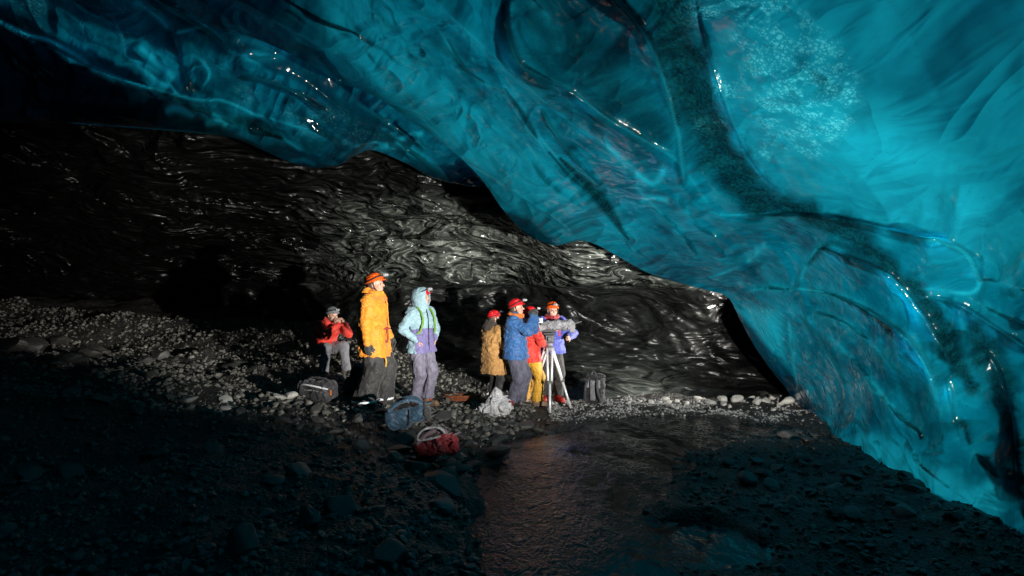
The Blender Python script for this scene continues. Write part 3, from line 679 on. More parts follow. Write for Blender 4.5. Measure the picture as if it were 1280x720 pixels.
# ============================================================ SDF MODELLER (people, clothes, bags)
class Field:
    def __init__(s, lo, hi, h):
        s.lo = np.array(lo, float); s.h = h
        s.n = np.ceil((np.array(hi)-s.lo)/h).astype(int)+1
        s.F = np.full(s.n, .09, np.float32)
    def _win(s, lo, hi, pad):
        a = np.clip(np.floor((np.array(lo)-pad-s.lo)/s.h).astype(int), 0, s.n); b_ = np.clip(np.ceil((np.array(hi)+pad-s.lo)/s.h).astype(int)+1, 0, s.n)
        if (b_ <= a).any(): return None, None
        ax = [(s.lo[i]+s.h*np.arange(a[i], b_[i])).astype(np.float32) for i in range(3)]
        X = np.stack(np.meshgrid(*ax, indexing='ij'), -1)
        return tuple(slice(a[i], b_[i]) for i in range(3)), X
    def add(s, fn, lo, hi, k=.02, op='u'):
        w_, P = s._win(lo, hi, max(.05, k*1.5))
        if w_ is None: return
        d = fn(P); F = s.F[w_]
        if op == 'u':
            hh = np.maximum(k-np.abs(F-d), 0)/k; s.F[w_] = np.minimum(F, d)-hh*hh*k*.25
        elif op == 's':
            d = -d; hh = np.maximum(k-np.abs(F-d), 0)/k; s.F[w_] = np.maximum(F, d)+hh*hh*k*.25
    def cone(s, a, b_, ra, rb, k=.02, op='u', flat=None):
        a = np.array(a, np.float32); b_ = np.array(b_, np.float32); d = b_-a; L2 = float(d@d)+1e-9; r = max(ra, rb)
        def fn(P):
            q = P-a; t = np.clip((q@d)/L2, 0, 1); v = q-t[..., None]*d
            if flat is not None:
                ax, f = flat; c = v@ax; v = v+c[..., None]*ax*(f-1)
            return np.sqrt((v*v).sum(-1))-(ra+(rb-ra)*t)
        s.add(fn, np.minimum(a, b_)-r, np.maximum(a, b_)+r, k, op)
    def ell(s, c, r, R=None, k=.02, op='u'):
        c = np.array(c, np.float32); r = np.array(r, np.float32); R = np.eye(3, dtype=np.float32) if R is None else np.array(R, np.float32)
        def fn(P):
            q = (P-c)@R; k0 = np.sqrt(((q/r)**2).sum(-1)); k1 = np.sqrt(((q/(r*r))**2).sum(-1))+1e-6
            return k0*(k0-1)/k1
        m = r.max(); s.add(fn, c-m, c+m, k, op)
    def box(s, c, hf, rd, R=None, k=.02, op='u'):
        c = np.array(c, np.float32); hf = np.array(hf, np.float32); R = np.eye(3, dtype=np.float32) if R is None else np.array(R, np.float32)
        def fn(P):
            q = np.abs((P-c)@R)-(hf-rd); return np.sqrt((np.maximum(q, 0)**2).sum(-1))+np.minimum(q.max(-1), 0)-rd
        m = np.linalg.norm(hf); s.add(fn, c-m, c+m, k, op)
    def grid(s):
        ax = [(s.lo[i]+s.h*np.arange(s.n[i])).astype(np.float32) for i in range(3)]
        return np.stack(np.meshgrid(*ax, indexing='ij'), -1)
    def cut(s, n_, d_):
        """remove the half space p.n > d"""
        n_ = np.array(n_, np.float32); s.F = np.maximum(s.F, (s.grid()@n_-d_).astype(np.float32))
    def wrinkle(s, amp, freq, seed=0., stretch=(1, 1, 1), sharp=True):
        m = np.abs(s.F) < amp*3+s.h*2; P = s.grid()[m]*np.array(stretch, np.float32)*freq+seed
        nz = fbm(P+.6*np.stack([vnoise(P*.8+3), vnoise(P*.8+7), vnoise(P*.8+11)], -1), 3)
        if sharp: nz = 1-2.2*np.abs(nz)
        s.F[m] += (nz*amp).astype(np.float32)
    def mesh(s, name):
        F = s.F; S = F < 0; n = s.n
        act = np.zeros(n-1, bool); c0 = S[:-1, :-1, :-1]
        offs = [(i, j, k) for i in (0, 1) for j in (0, 1) for k in (0, 1)]
        for i, j, k in offs[1:]: act |= S[i:n[0]-1+i, j:n[1]-1+j, k:n[2]-1+k] != c0
        idx = np.argwhere(act); cell = np.full(n-1, -1, np.int32); cell[tuple(idx.T)] = np.arange(len(idx))
        val = {o: F[idx[:, 0]+o[0], idx[:, 1]+o[1], idx[:, 2]+o[2]] for o in offs}
        acc = np.zeros((len(idx), 3)); cnt = np.zeros(len(idx))
        for o in offs:
            for ax in range(3):
                if o[ax]: continue
                o2 = list(o); o2[ax] = 1; o2 = tuple(o2); a, b_ = val[o], val[o2]; m = (a < 0) != (b_ < 0)
                t = np.where(m, a/np.where(m, a-b_, 1), 0); p = np.array(o, float)[None].repeat(len(idx), 0); p[:, ax] += t
                acc += p*m[:, None]; cnt += m
        V = s.lo+s.h*(idx+acc/np.maximum(cnt, 1)[:, None]); Q = []
        for ax in range(3):
            u, v = [(1, 2), (2, 0), (0, 1)][ax]
            sl0 = [slice(1, None)]*3; sl0[ax] = slice(0, n[ax]-1); sl1 = list(sl0); sl1[ax] = slice(1, n[ax])
            sl0[u] = sl1[u] = slice(1, n[u]-1); sl0[v] = sl1[v] = slice(1, n[v]-1)
            a = S[tuple(sl0)]; b_ = S[tuple(sl1)]
            for flip, m in ((False, a & ~b_), (True, ~a & b_)):
                e = np.argwhere(m)
                if not len(e): continue
                e[:, u] += 1; e[:, v] += 1
                eu = np.zeros(3, int); eu[u] = 1; ev = np.zeros(3, int); ev[v] = 1
                q = np.stack([cell[tuple((e-eu-ev).T)], cell[tuple((e-ev).T)], cell[tuple(e.T)], cell[tuple((e-eu).T)]], -1)
                Q.append(q[:, ::-1] if flip else q)
        Q = np.concatenate(Q); Q = Q[(Q >= 0).all(1)]
        return mesh_np(name, V, Q)

def tube_mesh(name, segs, n=10):
    """list of (a, b, ra, rb) round bars with caps, as one mesh"""
    V = []; F = []
    for a, b_, ra, rb in segs:
        a = np.array(a, float); b_ = np.array(b_, float); d = b_-a; d /= np.linalg.norm(d)+1e-9
        u = np.cross(d, [0, 0, 1.] if abs(d[2]) < .9 else [1., 0, 0]); u /= np.linalg.norm(u); v = np.cross(d, u); o = len(V)
        for c, r in ((a, ra*.7), (a+d*ra*.15, ra), (b_-d*rb*.15, rb), (b_, rb*.7)):
            for i in range(n):
                t = 2*math.pi*i/n; V.append(c+r*(math.cos(t)*u+math.sin(t)*v))
        for k in range(3):
            for i in range(n):
                j = (i+1) % n; F.append((o+k*n+i, o+k*n+j, o+k*n+n+j, o+k*n+n+i))
        ca = len(V); V.append(a); cb = len(V); V.append(b_)
        for i in range(n):
            j = (i+1) % n; F.append((ca, o+j, o+i)); F.append((cb, o+3*n+i, o+3*n+j))
    me = bpy.data.meshes.new(name); me.from_pydata([tuple(p) for p in V], [], F); me.update()
    for p in me.polygons: p.use_smooth = len(p.vertices) == 4
    return me
def path_tube(name, pts, r, n=8, m=60):
    c = catmull([tuple(p) for p in pts], m) if len(pts) > 2 else np.linspace(pts[0], pts[1], 2)
    c = np.array(c)[:, :3]; V = []; 
    for i in range(len(c)):
        d = c[min(i+1, len(c)-1)]-c[max(i-1, 0)]; d /= np.linalg.norm(d)+1e-9
        u = np.cross(d, [.3, .2, 1.]); u /= np.linalg.norm(u); v = np.cross(d, u)
        for k in range(n):
            t = 2*math.pi*k/n; V.append(c[i]+r*(math.cos(t)*u+math.sin(t)*v))
    F = []
    for i in range(len(c)-1):
        for k in range(n):
            F.append((i*n+k, i*n+(k+1) % n, (i+1)*n+(k+1) % n, (i+1)*n+k))
    F = np.array(F)
    return mesh_np(name, np.array(V), F)
def box_mesh(name, boxes, bev=.004):
    """list of (centre, half, R) bevelled boxes in one mesh"""
    import bmesh
    bm = bmesh.new()
    for c, hf, R in boxes:
        r = bmesh.ops.create_cube(bm, size=2.)
        Mx = Matrix.Translation(Vector(c)) @ (Matrix(R).to_4x4() if R is not None else Matrix()) @ Matrix.Diagonal((*hf, 1))
        bmesh.ops.transform(bm, matrix=Mx, verts=r['verts'])
    if bev: bmesh.ops.bevel(bm, geom=bm.edges[:], offset=bev, segments=2, affect='EDGES', profile=.6)
    me = bpy.data.meshes.new(name); bm.to_mesh(me); bm.free(); return me
def rotm(yaw=0, pitch=0, roll=0):
    """columns = forward, left, up of a frame; pitch>0 looks up"""
    cy, sy = math.cos(yaw), math.sin(yaw); cp, sp = math.cos(pitch), math.sin(pitch); cr, sr = math.cos(roll), math.sin(roll)
    Rz = np.array([[cy, -sy, 0], [sy, cy, 0], [0, 0, 1]]); Ry = np.array([[cp, 0, -sp], [0, 1, 0], [sp, 0, cp]]); Rx = np.array([[1, 0, 0], [0, cr, -sr], [0, sr, cr]])
    return Rz @ Ry @ Rx

def ik(A, T, l1, l2, pole):
    A = np.array(A, float); T = np.array(T, float); d = T-A; L = np.linalg.norm(d); L2 = min(L, (l1+l2)*.995); d = d/L; T = A+d*L2
    x = (l1*l1-l2*l2+L2*L2)/(2*L2); h = math.sqrt(max(0, l1*l1-x*x))
    p = np.array(pole, float); p = p-(p@d)*d; p /= np.linalg.norm(p)+1e-9
    return A+d*x+p*h, T

# ------------------------------------------------------------ shared cloth and kit materials
M['skin'] = plain('skin', (.52, .30, .22), .5)
M['eye'] = plain('eye_dark', (.02, .015, .012), .2)
M['hair'] = plain('hair_brown', (.06, .04, .025), .6)
M['black_fabric'] = fabric('black_fabric', (.012, .012, .014), rough=.7)
M['charcoal'] = fabric('charcoal_fabric', (.036, .033, .033), (.018, .017, .018), rough=.7)
M['slate'] = fabric('slate_fabric', (.085, .085, .125), (.045, .045, .07), rough=.7)
M['lilac_grey'] = fabric('lilac_grey_fabric', (.20, .185, .25), (.12, .11, .16), rough=.7)
M['grey_fabric'] = fabric('grey_fabric', (.20, .20, .22), (.12, .12, .14), rough=.75)
M['mustard'] = fabric('mustard_fabric', (.72, .25, .010), (.58, .19, .007), rough=.65)
M['yellow'] = fabric('yellow_fabric', (.62, .33, .02), (.48, .24, .012), rough=.65)
M['tan'] = fabric('tan_fabric', (.47, .25, .075), (.34, .17, .05), rough=.7)
M['blue'] = fabric('blue_fabric', (.025, .11, .30), (.016, .075, .22), rough=.6)
M['violet'] = fabric('violet_fabric', (.10, .12, .50), (.06, .08, .36), rough=.6)
M['red'] = fabric('red_fabric', (.70, .035, .015), (.5, .022, .012), rough=.6)
M['dark_red'] = fabric('dark_red_fabric', (.30, .008, .015), (.2, .006, .012), rough=.6)
M['fur'] = fabric('dark_fur', (.045, .035, .028), scale=40, rough=.95)
M['orange_fabric'] = fabric('orange_fabric', (.62, .16, .02), rough=.7)
M['green_strap'] = fabric('green_strap', (.16, .34, .03), rough=.6)
M['reflective'] = plain('reflective_tape', (.82, .84, .86), .35)
M['helmet_orange'] = plain('helmet_orange', (.78, .10, .008), .3, spec=.5)
M['helmet_red'] = plain('helmet_red', (.62, .012, .018), .3, spec=.5)
M['helmet_grey'] = plain('helmet_grey', (.16, .17, .19), .35)
M['strap_black'] = plain('strap_black', (.012, .012, .013), .6)
M['lamp_body'] = plain('lamp_body', (.30, .31, .33), .35)
M['boot_black'] = plain('boot_black', (.022, .020, .018), .5)
M['boot_brown'] = plain('boot_brown', (.17, .10, .05), .55)
M['boot_red'] = plain('boot_red', (.38, .02, .02), .5)
M['white_glove'] = fabric('white_glove', (.75, .75, .75), rough=.7)
M['glove_dark'] = fabric('glove_dark', (.03, .035, .03), rough=.7)
m_, nt_, out_ = newmat('headlamp_light'); b_ = NB(nt_); em = b_.n('ShaderNodeEmission'); em.inputs[0].default_value = (1, .96, .88, 1); em.inputs[1].default_value = 14; nt_.links.new(em.outputs[0], out_.inputs[0]); M['lit'] = m_
def two_tone():
    m, nt, out = newmat('two_tone_jacket'); b = NB(nt); v = b.mapping()
    tc = b.n('ShaderNodeTexCoord'); sp = b.n('ShaderNodeSeparateXYZ'); nt.links.new(tc.outputs['Object'], sp.inputs[0])
    zz = b.math('SUBTRACT', sp.outputs[2], b.math('MULTIPLY', sp.outputs[0], .18))
    up = b.math('GREATER_THAN', zz, 1.14)
    side = b.math('GREATER_THAN', b.math('ABSOLUTE', sp.outputs[1]), .215)
    f = b.noise(v, 9, 5, .6)
    low = b.mix(f, (.12, .105, .25), (.19, .16, .35)); hi = b.mix(f, (.20, .33, .39), (.29, .44, .50))
    col = b.mix(b.math('MAXIMUM', up, side), low, hi)
    h = b.math('ADD', b.noise(v, 14, 4, .55, .6), b.math('MULTIPLY', b.noise(v, 260, 2, .5), .1))
    p = b.principled(out, i_Base_Color=col, i_Roughness=.65, i_Normal=b.bump(h, .55, .03)); p.inputs['Sheen Weight'].default_value = .15
    return m
M['two_tone'] = two_tone()

UP = np.array([0, 0, 1.])
def build_person(label, pos, yaw, scale, sp):
    """sp: pose and clothes of one person in a local frame (x forward, y left, z up, about 1.75 m tall)"""
    root = empty('person', pos, yaw, scale); tag(root, label, 'person', 'people standing and sitting in the ice cave')
    pel = np.array(sp.get('pelvis', (0, 0, .93)), float); lean = sp.get('lean', 0.); tw = sp.get('twist', 0.)
    t_up = np.array([math.sin(lean), 0, math.cos(lean)]); t_f = np.array([math.cos(lean), 0, -math.sin(lean)])
    lat = np.array([-math.sin(tw), math.cos(tw), 0.])
    chest = pel+t_up*.33; neck = pel+t_up*.53; shm = pel+t_up*.475
    SH = {s: shm+lat*s*.185 for s in (1, -1)}
    HR = rotm(sp.get('head_yaw', 0), sp.get('head_pitch', 0), 0)
    hc = neck+t_up*.07+t_f*.015+HR @ np.array([.018, 0, .085])
    H = lambda x, y, z: hc+HR @ np.array([x, y, z])
    HIP = {s: pel+np.array([0, s*.09, -.02]) for s in (1, -1)}
    leg = {}; arm = {}
    for s, key in ((1, 'L'), (-1, 'R')):
        an = np.array(sp.get('ankle'+key, (0., s*.11, .09)), float)
        kn, an = ik(HIP[s], an, .435, .42, sp.get('knee_pole'+key, (1, s*.15, 0))); leg[s] = (HIP[s], kn, an, np.array(sp.get('toe'+key, (1, s*.2, 0)), float))
        wr = np.array(sp.get('wrist'+key, (.06, s*.27, .80)), float)
        el, wr = ik(SH[s], wr, .30, .265, sp.get('elbow'+key, (-1, s*.35, 0))); arm[s] = (SH[s], el, wr)
    pts = np.array([pel, hc]+[p for a in leg.values() for p in a[:3]]+[p for a in arm.values() for p in a])
    lo = pts.min(0)-[.30, .30, .12]; hi = pts.max(0)+[.30, .30, .2]; lo[2] = min(lo[2], -.04)
    # ---------------- body: one continuous surface
    B = Field(lo, hi, .0075)
    B.cone(pel+lat*.07, pel-lat*.07, .115, .115, .05); B.cone(pel, chest, .118, .125, .06, flat=(lat.astype(np.float32), .85)); B.cone(chest+lat*.07, chest-lat*.07, .118, .118, .06)
    B.cone(SH[1], SH[-1], .062, .062, .06); B.cone(shm, neck+t_up*.08, .06, .054, .03)
    for s in (1, -1):
        a, k_, c, tv = leg[s]; tv = tv/np.linalg.norm(tv)
        B.cone(a, k_, .085, .056, .03); B.cone(k_, c, .056, .04, .02); B.cone(c-tv*.04-UP*.05, c+tv*.14-UP*.06, .036, .03, .02)
        a, e, w_ = arm[s]
        B.cone(a, e, .052, .042, .03); B.cone(e, w_, .042, .029, .02)
        hand(B, s, e, w_, sp, 0.)
    R = HR
    B.ell(H(-.012, 0, .025), (.100, .078, .094), R, .01); B.ell(H(.03, 0, -.05), (.064, .060, .072), R, .03); B.ell(H(.062, 0, -.098), (.024, .028, .02), R, .025)
    B.cone(H(.085, 0, .012), H(.113, 0, -.026), .009, .0145, .012); B.cone(H(.08, .036, .02), H(.08, -.036, .02), .012, .012, .015)
    for s in (1, -1):
        B.ell(H(.104, s*.032, .002), (.014, .018, .012), R, .01, 's'); B.ell(H(-.012, s*.078, -.012), (.022, .012, .034), R, .008); B.ell(H(.062, s*.042, -.035), (.026, .022, .024), R, .02)
    B.cone(H(.088, .02, -.060), H(.088, -.02, -.060), .008, .008, .008); B.cone(H(.085, .018, -.074), H(.085, -.018, -.074), .009, .009, .008)
    link('body', B.mesh('body'), M['skin'], root)
    for s in (1, -1):
        E = Field(H(.082, s*.032, .0)-.02, H(.082, s*.032, 0)+.02, .003); E.ell(H(.084, s*.032, .001), (.011, .013, .009), R, .004); link('eye', E.mesh('eye'), M['eye'], root)
    if sp.get('hair', True):
        Hf = Field(hc-.16, hc+.16, .008); Hf.ell(H(-.03, 0, .012), (.095, .086, .1), R, .02); Hf.ell(H(-.06, 0, -.06), (.05, .065, .06), R, .03); Hf.wrinkle(.004, 30); link('hair', Hf.mesh('hair'), M[sp.get('hair_mat', 'hair')], root)
    # ---------------- trousers
    T = Field(lo, hi, .010); g = sp.get('leg_r', (.125, .095, .085, .088)); hem = sp.get('hem', .10)
    T.cone(pel+lat*.075, pel-lat*.075, .14, .14, .05); T.cone(pel, pel+t_up*.16, .15, .14, .05, flat=(t_f.astype(np.float32), 1.15))
    for s in (1, -1):
        a, k_, c, tv = leg[s]; sh = (c-k_)/np.linalg.norm(c-k_)
        T.cone(a+lat*s*.01, k_, g[0], g[1], .04); T.cone(k_, c, g[2], g[3], .03)
        T.cone(c-sh*.05, c+sh*.005, g[3]*1.04, g[3]*1.0, .02)
    if 'seat' not in sp: T.cut((0, 0, -1), -hem)
    T.wrinkle(.75*sp.get('wr_t', .009), 7.5, 3.3*len(label), (1, 1, .6))
    link('trousers', T.mesh('trousers'), M[sp['trousers']], root)
    if sp.get('cuff'):
        for s in (1, -1):
            c = leg[s][2]; Q = Field(c-[.18, .18, .12], c+[.18, .18, .22], .008); z0 = hem+.035
            Q.cone(leg[s][1], c, g[2]+.012, g[3]+.010, .03); Q.cone(c+UP*.05, c-UP*.02, g[3]*1.04+.010, g[3]+.01, .02)
            Q.cut((0, 0, -1), -z0); Q.cut((0, 0, 1), z0+.03); link('reflective_cuff', Q.mesh('reflective_cuff'), M['reflective'], root)
    # ---------------- boots
    for s in (1, -1):
        a, k_, c, tv = leg[s]; tv = tv/np.linalg.norm(tv); Q = Field(c-[.24, .24, .12], c+[.26, .26, .16], .0085)
        Q.cone(c+UP*.09, c-UP*.03, .058, .056, .03); Q.cone(c-tv*.045-UP*.045, c+tv*.16-UP*.052, .046, .040, .035); Q.box(c+tv*.06-UP*.085, (.145, .046, .014), .01, rotm(math.atan2(tv[1], tv[0])), .006)
        bo = link('boot', Q.mesh('boot'), M[sp.get('boots', 'boot_black')], root)
        if sp.get('laces'):
            L = [(c+tv*(.05+.02*i)+np.array([-tv[1], tv[0], 0])*(.034)+UP*(.012-.014*i), c+tv*(.055+.02*i)-np.array([-tv[1], tv[0], 0])*(.034)+UP*(.012-.014*i), .006, .006) for i in range(4)]
            link('lace', tube_mesh('lace', L), M[sp['laces']], bo)
    # ---------------- coat
    C = Field(lo, hi, .009); pf = sp.get('puff', 1.)
    C.cone(pel+t_up*.10+lat*.07, pel+t_up*.10-lat*.07, .158*pf, .158*pf, .05); C.cone(pel+t_up*.08, chest+t_up*.02, .165*pf, .165*pf, .07); C.cone(chest+lat*.09, chest-lat*.09, .150*pf, .150*pf, .07)
    C.cone(SH[1]-t_up*.02, SH[-1]-t_up*.02, .092*pf, .092*pf, .07); C.cone(shm+t_up*.02, neck+t_up*.035+t_f*.005, .095, .082, .04)
    sk = sp.get('skirt')
    if sk is not None:
        C.cone(pel+lat*.07+UP*.12, np.array([pel[0]+.015, pel[1], sk])+lat*.085, .155*pf, .185*pf, .05); C.cone(pel-lat*.07+UP*.12, np.array([pel[0]+.015, pel[1], sk])-lat*.085, .155*pf, .185*pf, .05)
        if sp.get('waist'): C.cut((0, 0, -1), -sk); 
        else: C.cut((0, 0, -1), -sk)
    for s in (1, -1):
        a, e, w_ = arm[s]; fv = (w_-e)/np.linalg.norm(w_-e)
        C.cone(a, e, .088*pf, .076*pf, .05); C.cone(e, w_-fv*.005, .076*pf, .056*pf, .03)
    # sleeve folds at the elbow and the waist
    C.wrinkle(sp.get('wr_c', .009), 6.5, 1.7*len(label), (1, 1, 1.5)); C.wrinkle(.0025, 13, 2.9*len(label), (1, 1, 1.4))
    co = link('coat' if sp.get('long') else 'jacket', C.mesh('jacket'), M[sp['coat']], root)
    if 'hem' in sp.get('coat_bits', ()):
        pass
    # collar or hood
    hd = sp.get('hood', 'collar')
    if hd in ('collar', 'down'):
        Q = Field(neck-[.26, .26, .16], neck+[.26, .26, .26], .0085); n0 = neck+t_up*.01+t_f*.01
        for i in range(14):
            t0, t1 = 2*math.pi*i/14, 2*math.pi*(i+1)/14; cpt = lambda t: n0+t_f*.088*math.cos(t)+lat*.092*math.sin(t)+t_up*(.03-.012*math.cos(t))
            Q.cone(cpt(t0), cpt(t1), .034, .034, .03)
        if hd == 'down':
            Q.ell(n0-t_f*.115+t_up*.0, (.085, .125, .10), rotm(0, -.35), .06); Q.ell(n0-t_f*.07+t_up*.075, (.05, .115, .05), rotm(0, -.2), .05); Q.ell(n0-t_f*.05+t_up*.14, (.085, .075, .06), None, .02, 's')
        Q.wrinkle(.008, 12, 2.); link('hood' if hd == 'down' else 'collar', Q.mesh('hood'), M[sp.get('hood_mat', sp['coat'])], root)
    else:
        Q = Field(hc-[.26, .24, .30], hc+[.24, .24, .24], .0085)
        Q.ell(H(-.015, 0, .02), (.158, .135, .150), R, .02); Q.cone(H(-.02, 0, -.06), neck+t_up*.0, .115, .125, .05); Q.ell(H(.145, 0, -.005), (.12, .078, .115), R, .02, 's'); Q.ell(H(.02, 0, 0), (.11, .098, .12), R, .015, 's')
        Q.wrinkle(.005, 12, 2.); link('hood', Q.mesh('hood'), M[sp.get('hood_mat', sp['coat'])], root)
    # ---------------- helmet and head lamp
    hm = M[sp['helmet']]; Q = Field(hc-.2, hc+.24, .007)
    Q.ell(H(-.008, 0, .035), (.130, .108, .122), R, .02); Q.add(lambda P: -(((P-hc) @ HR)[..., 2]-.028-.10*np.maximum(0, -((P-hc) @ HR)[..., 0]-.02)*-1), hc-.2, hc+.24, .01, 's') if False else None
    # open underside: slanted cut, lower at the back
    g3 = Q.grid()-hc; loc = g3 @ HR; Q.F = np.maximum(Q.F, (-(loc[..., 2]-.030-.16*loc[..., 0])).astype(np.float32))
    for i in range(5):       # moulded ridges and slots
        y0 = (i-2)*.036; Q.cone(H(.05, y0, .147-abs(y0)*.55), H(-.085, y0, .135-abs(y0)*.6), .0085, .0085, .008, 's')
    rim = [H(.128*math.cos(t)-.008, .108*math.sin(t), .036+.16*(.128*math.cos(t)-.008)) for t in np.linspace(0, 2*math.pi, 25)]
    for p, q in zip(rim[:-1], rim[1:]): Q.cone(p, q, .008, .008, .006)
    Q.cone(H(.125, .05, .055), H(.125, -.05, .055), .009, .009, .012)
    he = link('helmet', Q.mesh('helmet'), hm, root)
    bp = [H(.133*math.cos(t)-.008, .111*math.sin(t), .064+.05*math.cos(t)) for t in np.linspace(0, 2*math.pi, 40)]
    link('lamp_strap', path_tube('lamp_strap', bp, .009, 6, 80), M['strap_black'], he)
    fr = H(.139, 0, .115); Q = Field(fr-.06, fr+.06, .005); Q.box(fr, (.022, .032, .021), .008, R, .004); Q.cone(fr+HR[:, 0]*.012, fr+HR[:, 0]*.03, .018, .02, .004)
    hl = link('headlamp', Q.mesh('headlamp'), M['lamp_body'], he)
    Q = Field(fr-.06, fr+.08, .004); Q.ell(fr+HR[:, 0]*.034, (.006, .016, .016), R, .004); link('lens', Q.mesh('lens'), M['lit'] if sp.get('lamp_on', True) else M['reflective'], he)
    for s in (1, -1):
        link('chin_strap', path_tube('chin_strap', [H(0, s*.106, .04), H(.02, s*.088, -.05), H(.05, s*.04, -.115)], .0055, 6, 20), M['strap_black'], root)
    # ---------------- gloves
    for s, key in ((1, 'L'), (-1, 'R')):
        gm = sp.get('glove'+key, sp.get('glove'))
        if gm:
            a, e, w_ = arm[s]; Q = Field(w_-.24, w_+.24, .006); fv = (w_-e)/np.linalg.norm(w_-e); Q.cone(w_-fv*.03, w_+fv*.02, .04, .038, .02); hand(Q, s, e, w_, sp, .005); link('glove', Q.mesh('glove'), M[gm], root)
    return root, dict(pel=pel, chest=chest, neck=neck, t_up=t_up, t_f=t_f, lat=lat, SH=SH, arm=arm, leg=leg, H=H, HR=HR, hc=hc, lo=lo, hi=hi)

def hand(Fd, s, e, w_, sp, infl):
    key = 'L' if s == 1 else 'R'
    f = (w_-e)/np.linalg.norm(w_-e)
    hd = sp.get('hand'+key)
    if hd is not None: f = np.array(hd, float); f /= np.linalg.norm(f)
    n_ = np.array(sp.get('palm'+key, (0, -s, 0)), float); n_ = n_-(n_@f)*f; n_ /= np.linalg.norm(n_)+1e-9
    sd = np.cross(f, n_)                       # across the palm
    th = sp.get('thumb'+key, None); tdir = sd if (th is None or sd@np.array(th, float) > 0) else -sd
    cu = sp.get('curl'+key, .45)
    for i in range(4):
        kx = w_+f*(.088-.004*abs(i-1))+tdir*(.030-.020*i)
        Fd.cone(w_+f*.012+tdir*(.018-.012*i), kx, .017+infl, .0125+infl, .012)
        L = (.040, .045, .041, .032)[i]; d = kx; an = cu*.55
        for j in range(2):
            dv = f*math.cos(an)+n_*math.sin(an); q = d+dv*L*(1. if j == 0 else .95); Fd.cone(d, q, (.0095, .0085)[j]+infl, (.0088, .0075)[j]+infl, .004); d = q; an += cu*1.25
    b0 = w_+f*.025+tdir*.022; d1 = f*.62+tdir*.75+n_*.25; d1 /= np.linalg.norm(d1); p1 = b0+d1*.045; d2 = f*.9+tdir*.25+n_*.35; d2 /= np.linalg.norm(d2)
    Fd.cone(b0, p1, .0145+infl, .0105+infl, .01); Fd.cone(p1, p1+d2*.034, .0105+infl, .0085+infl, .004)

def gz(x, y): return float(ground_h(np.array([x]), np.array([y]))[0])
def foot(px, py, Y):
    p = at(px, py, Y); return np.array([p[0], p[1], gz(p[0], p[1])])
R_ = math.radians
# 1 tall person in the mustard parka, in profile
p1, j1 = build_person('person in a long mustard yellow parka and orange helmet standing in profile', foot(467, 506, 9.1), R_(-12), 1.02, dict(
    coat='mustard', long=True, skirt=.66, puff=1.07, wr_c=.010, trousers='charcoal', leg_r=(.145, .130, .135, .150), hem=.03, cuff=True, wr_t=.013, hood='down', helmet='helmet_orange', head_pitch=.06, head_yaw=.05,
    ankleL=(.06, .13, .09), ankleR=(-.06, -.17, .09), wristR=(.04, -.30, .85), elbowR=(-1, -.5, 0), wristL=(.12, .27, .90), elbowL=(-1, .6, 0), boots='boot_black', glove='glove_dark', hair_mat='hair'))
Q = Field((.05, -.3, .75), (.33, .3, 1.15), .008)
link('zip_flap', path_tube('zip_flap', [j1['chest']+np.array([.178, .02, .12]), (.205, .02, 1.05), (.215, .02, .85), (.215, .02, .70)], .010, 6, 30), M['mustard'], p1)
for s in (-1, 1):
    link('pocket_flap', box_mesh('pocket_flap', [((.145, s*.125, .93), (.055, .012, .030), rotm(R_(-52*s))), ((.145, s*.123, .845), (.058, .010, .062), rotm(R_(-52*s)))], .006), M['mustard'], p1)
link('drawcord', path_tube('drawcord', [(.175, -.10, 1.02), (.215, -.03, 1.035), (.22, .03, 1.02)], .010, 6, 20), M['dark_red'], p1)
link('drawcord', path_tube('drawcord', [(.215, -.04, 1.03), (.222, -.045, .93), (.215, -.05, .84)], .010, 6, 20), M['dark_red'], p1)
link('tail_strap', path_tube('tail_strap', [(.17, -.06, .68), (.20, -.05, .60), (.19, -.05, .52)], .012, 6, 20), M['yellow'], p1)
# 2 person in the hooded two-tone jacket
p2, j2 = build_person('person in a hooded pale blue and lilac jacket with hands in pockets', foot(526, 502, 9.9), R_(-38), .985, dict(
    coat='two_tone', skirt=.80, puff=.92, trousers='lilac_grey', leg_r=(.115, .092, .085, .088), hem=.10, wr_t=.012, hood='up', hood_mat='hood_blue' if False else 'two_tone', helmet='helmet_red', head_yaw=.35, head_pitch=.12,
    ankleL=(.03, .10, .09), ankleR=(-.03, -.10, .09), wristR=(.105, -.185, .985), elbowR=(-.6, -1, 0), wristL=(.105, .185, .985), elbowL=(-.6, 1, 0), handR=(.05, .45, -1), handL=(.05, -.45, -1), boots='boot_brown', laces='red', hair_mat='hair'))
link('zip', path_tube('zip', [j2['neck']+np.array([.105, 0, .02]), j2['chest']+np.array([.158, 0, .05]), (.172, 0, 1.05), (.178, 0, .84)], .007, 6, 30), M['black_fabric'], p2)
for s in (1, -1):
    link('pocket', path_tube('pocket', [(.155, s*.10, 1.10), (.15, s*.135, 1.0), (.135, s*.15, .93)], .007, 6, 16), M['slate'], p2)
# 3 seated person
p3, j3 = build_person('seated person in a red jacket and grey helmet holding both hands to the face', foot(414, 461, 11.7)+np.array([0, 0, 0.]), R_(-42), .98, dict(
    seat=True, coat='red', puff=1.0, trousers='grey_fabric', pelvis=(-.30, 0, .47), lean=.52, leg_r=(.12, .095, .085, .08), helmet='helmet_grey', head_pitch=-.12, hood='collar',
    ankleL=(.18, .20, .09), ankleR=(.02, -.16, .09), knee_poleL=(1, .15, .6), knee_poleR=(1, -.2, .6), wristL=(.32, .065, .90), elbowL=(.2, .7, -1), wristR=(.32, -.065, .90), elbowR=(.2, -.7, -1), handL=(-.25, -.2, 1), handR=(-.25, .2, 1), palmL=(-.8, -.6, 0), palmR=(-.8, .6, 0), thumbL=(-1, 0, 0), thumbR=(-1, 0, 0), curlL=.7, curlR=.7, boots='boot_black'))
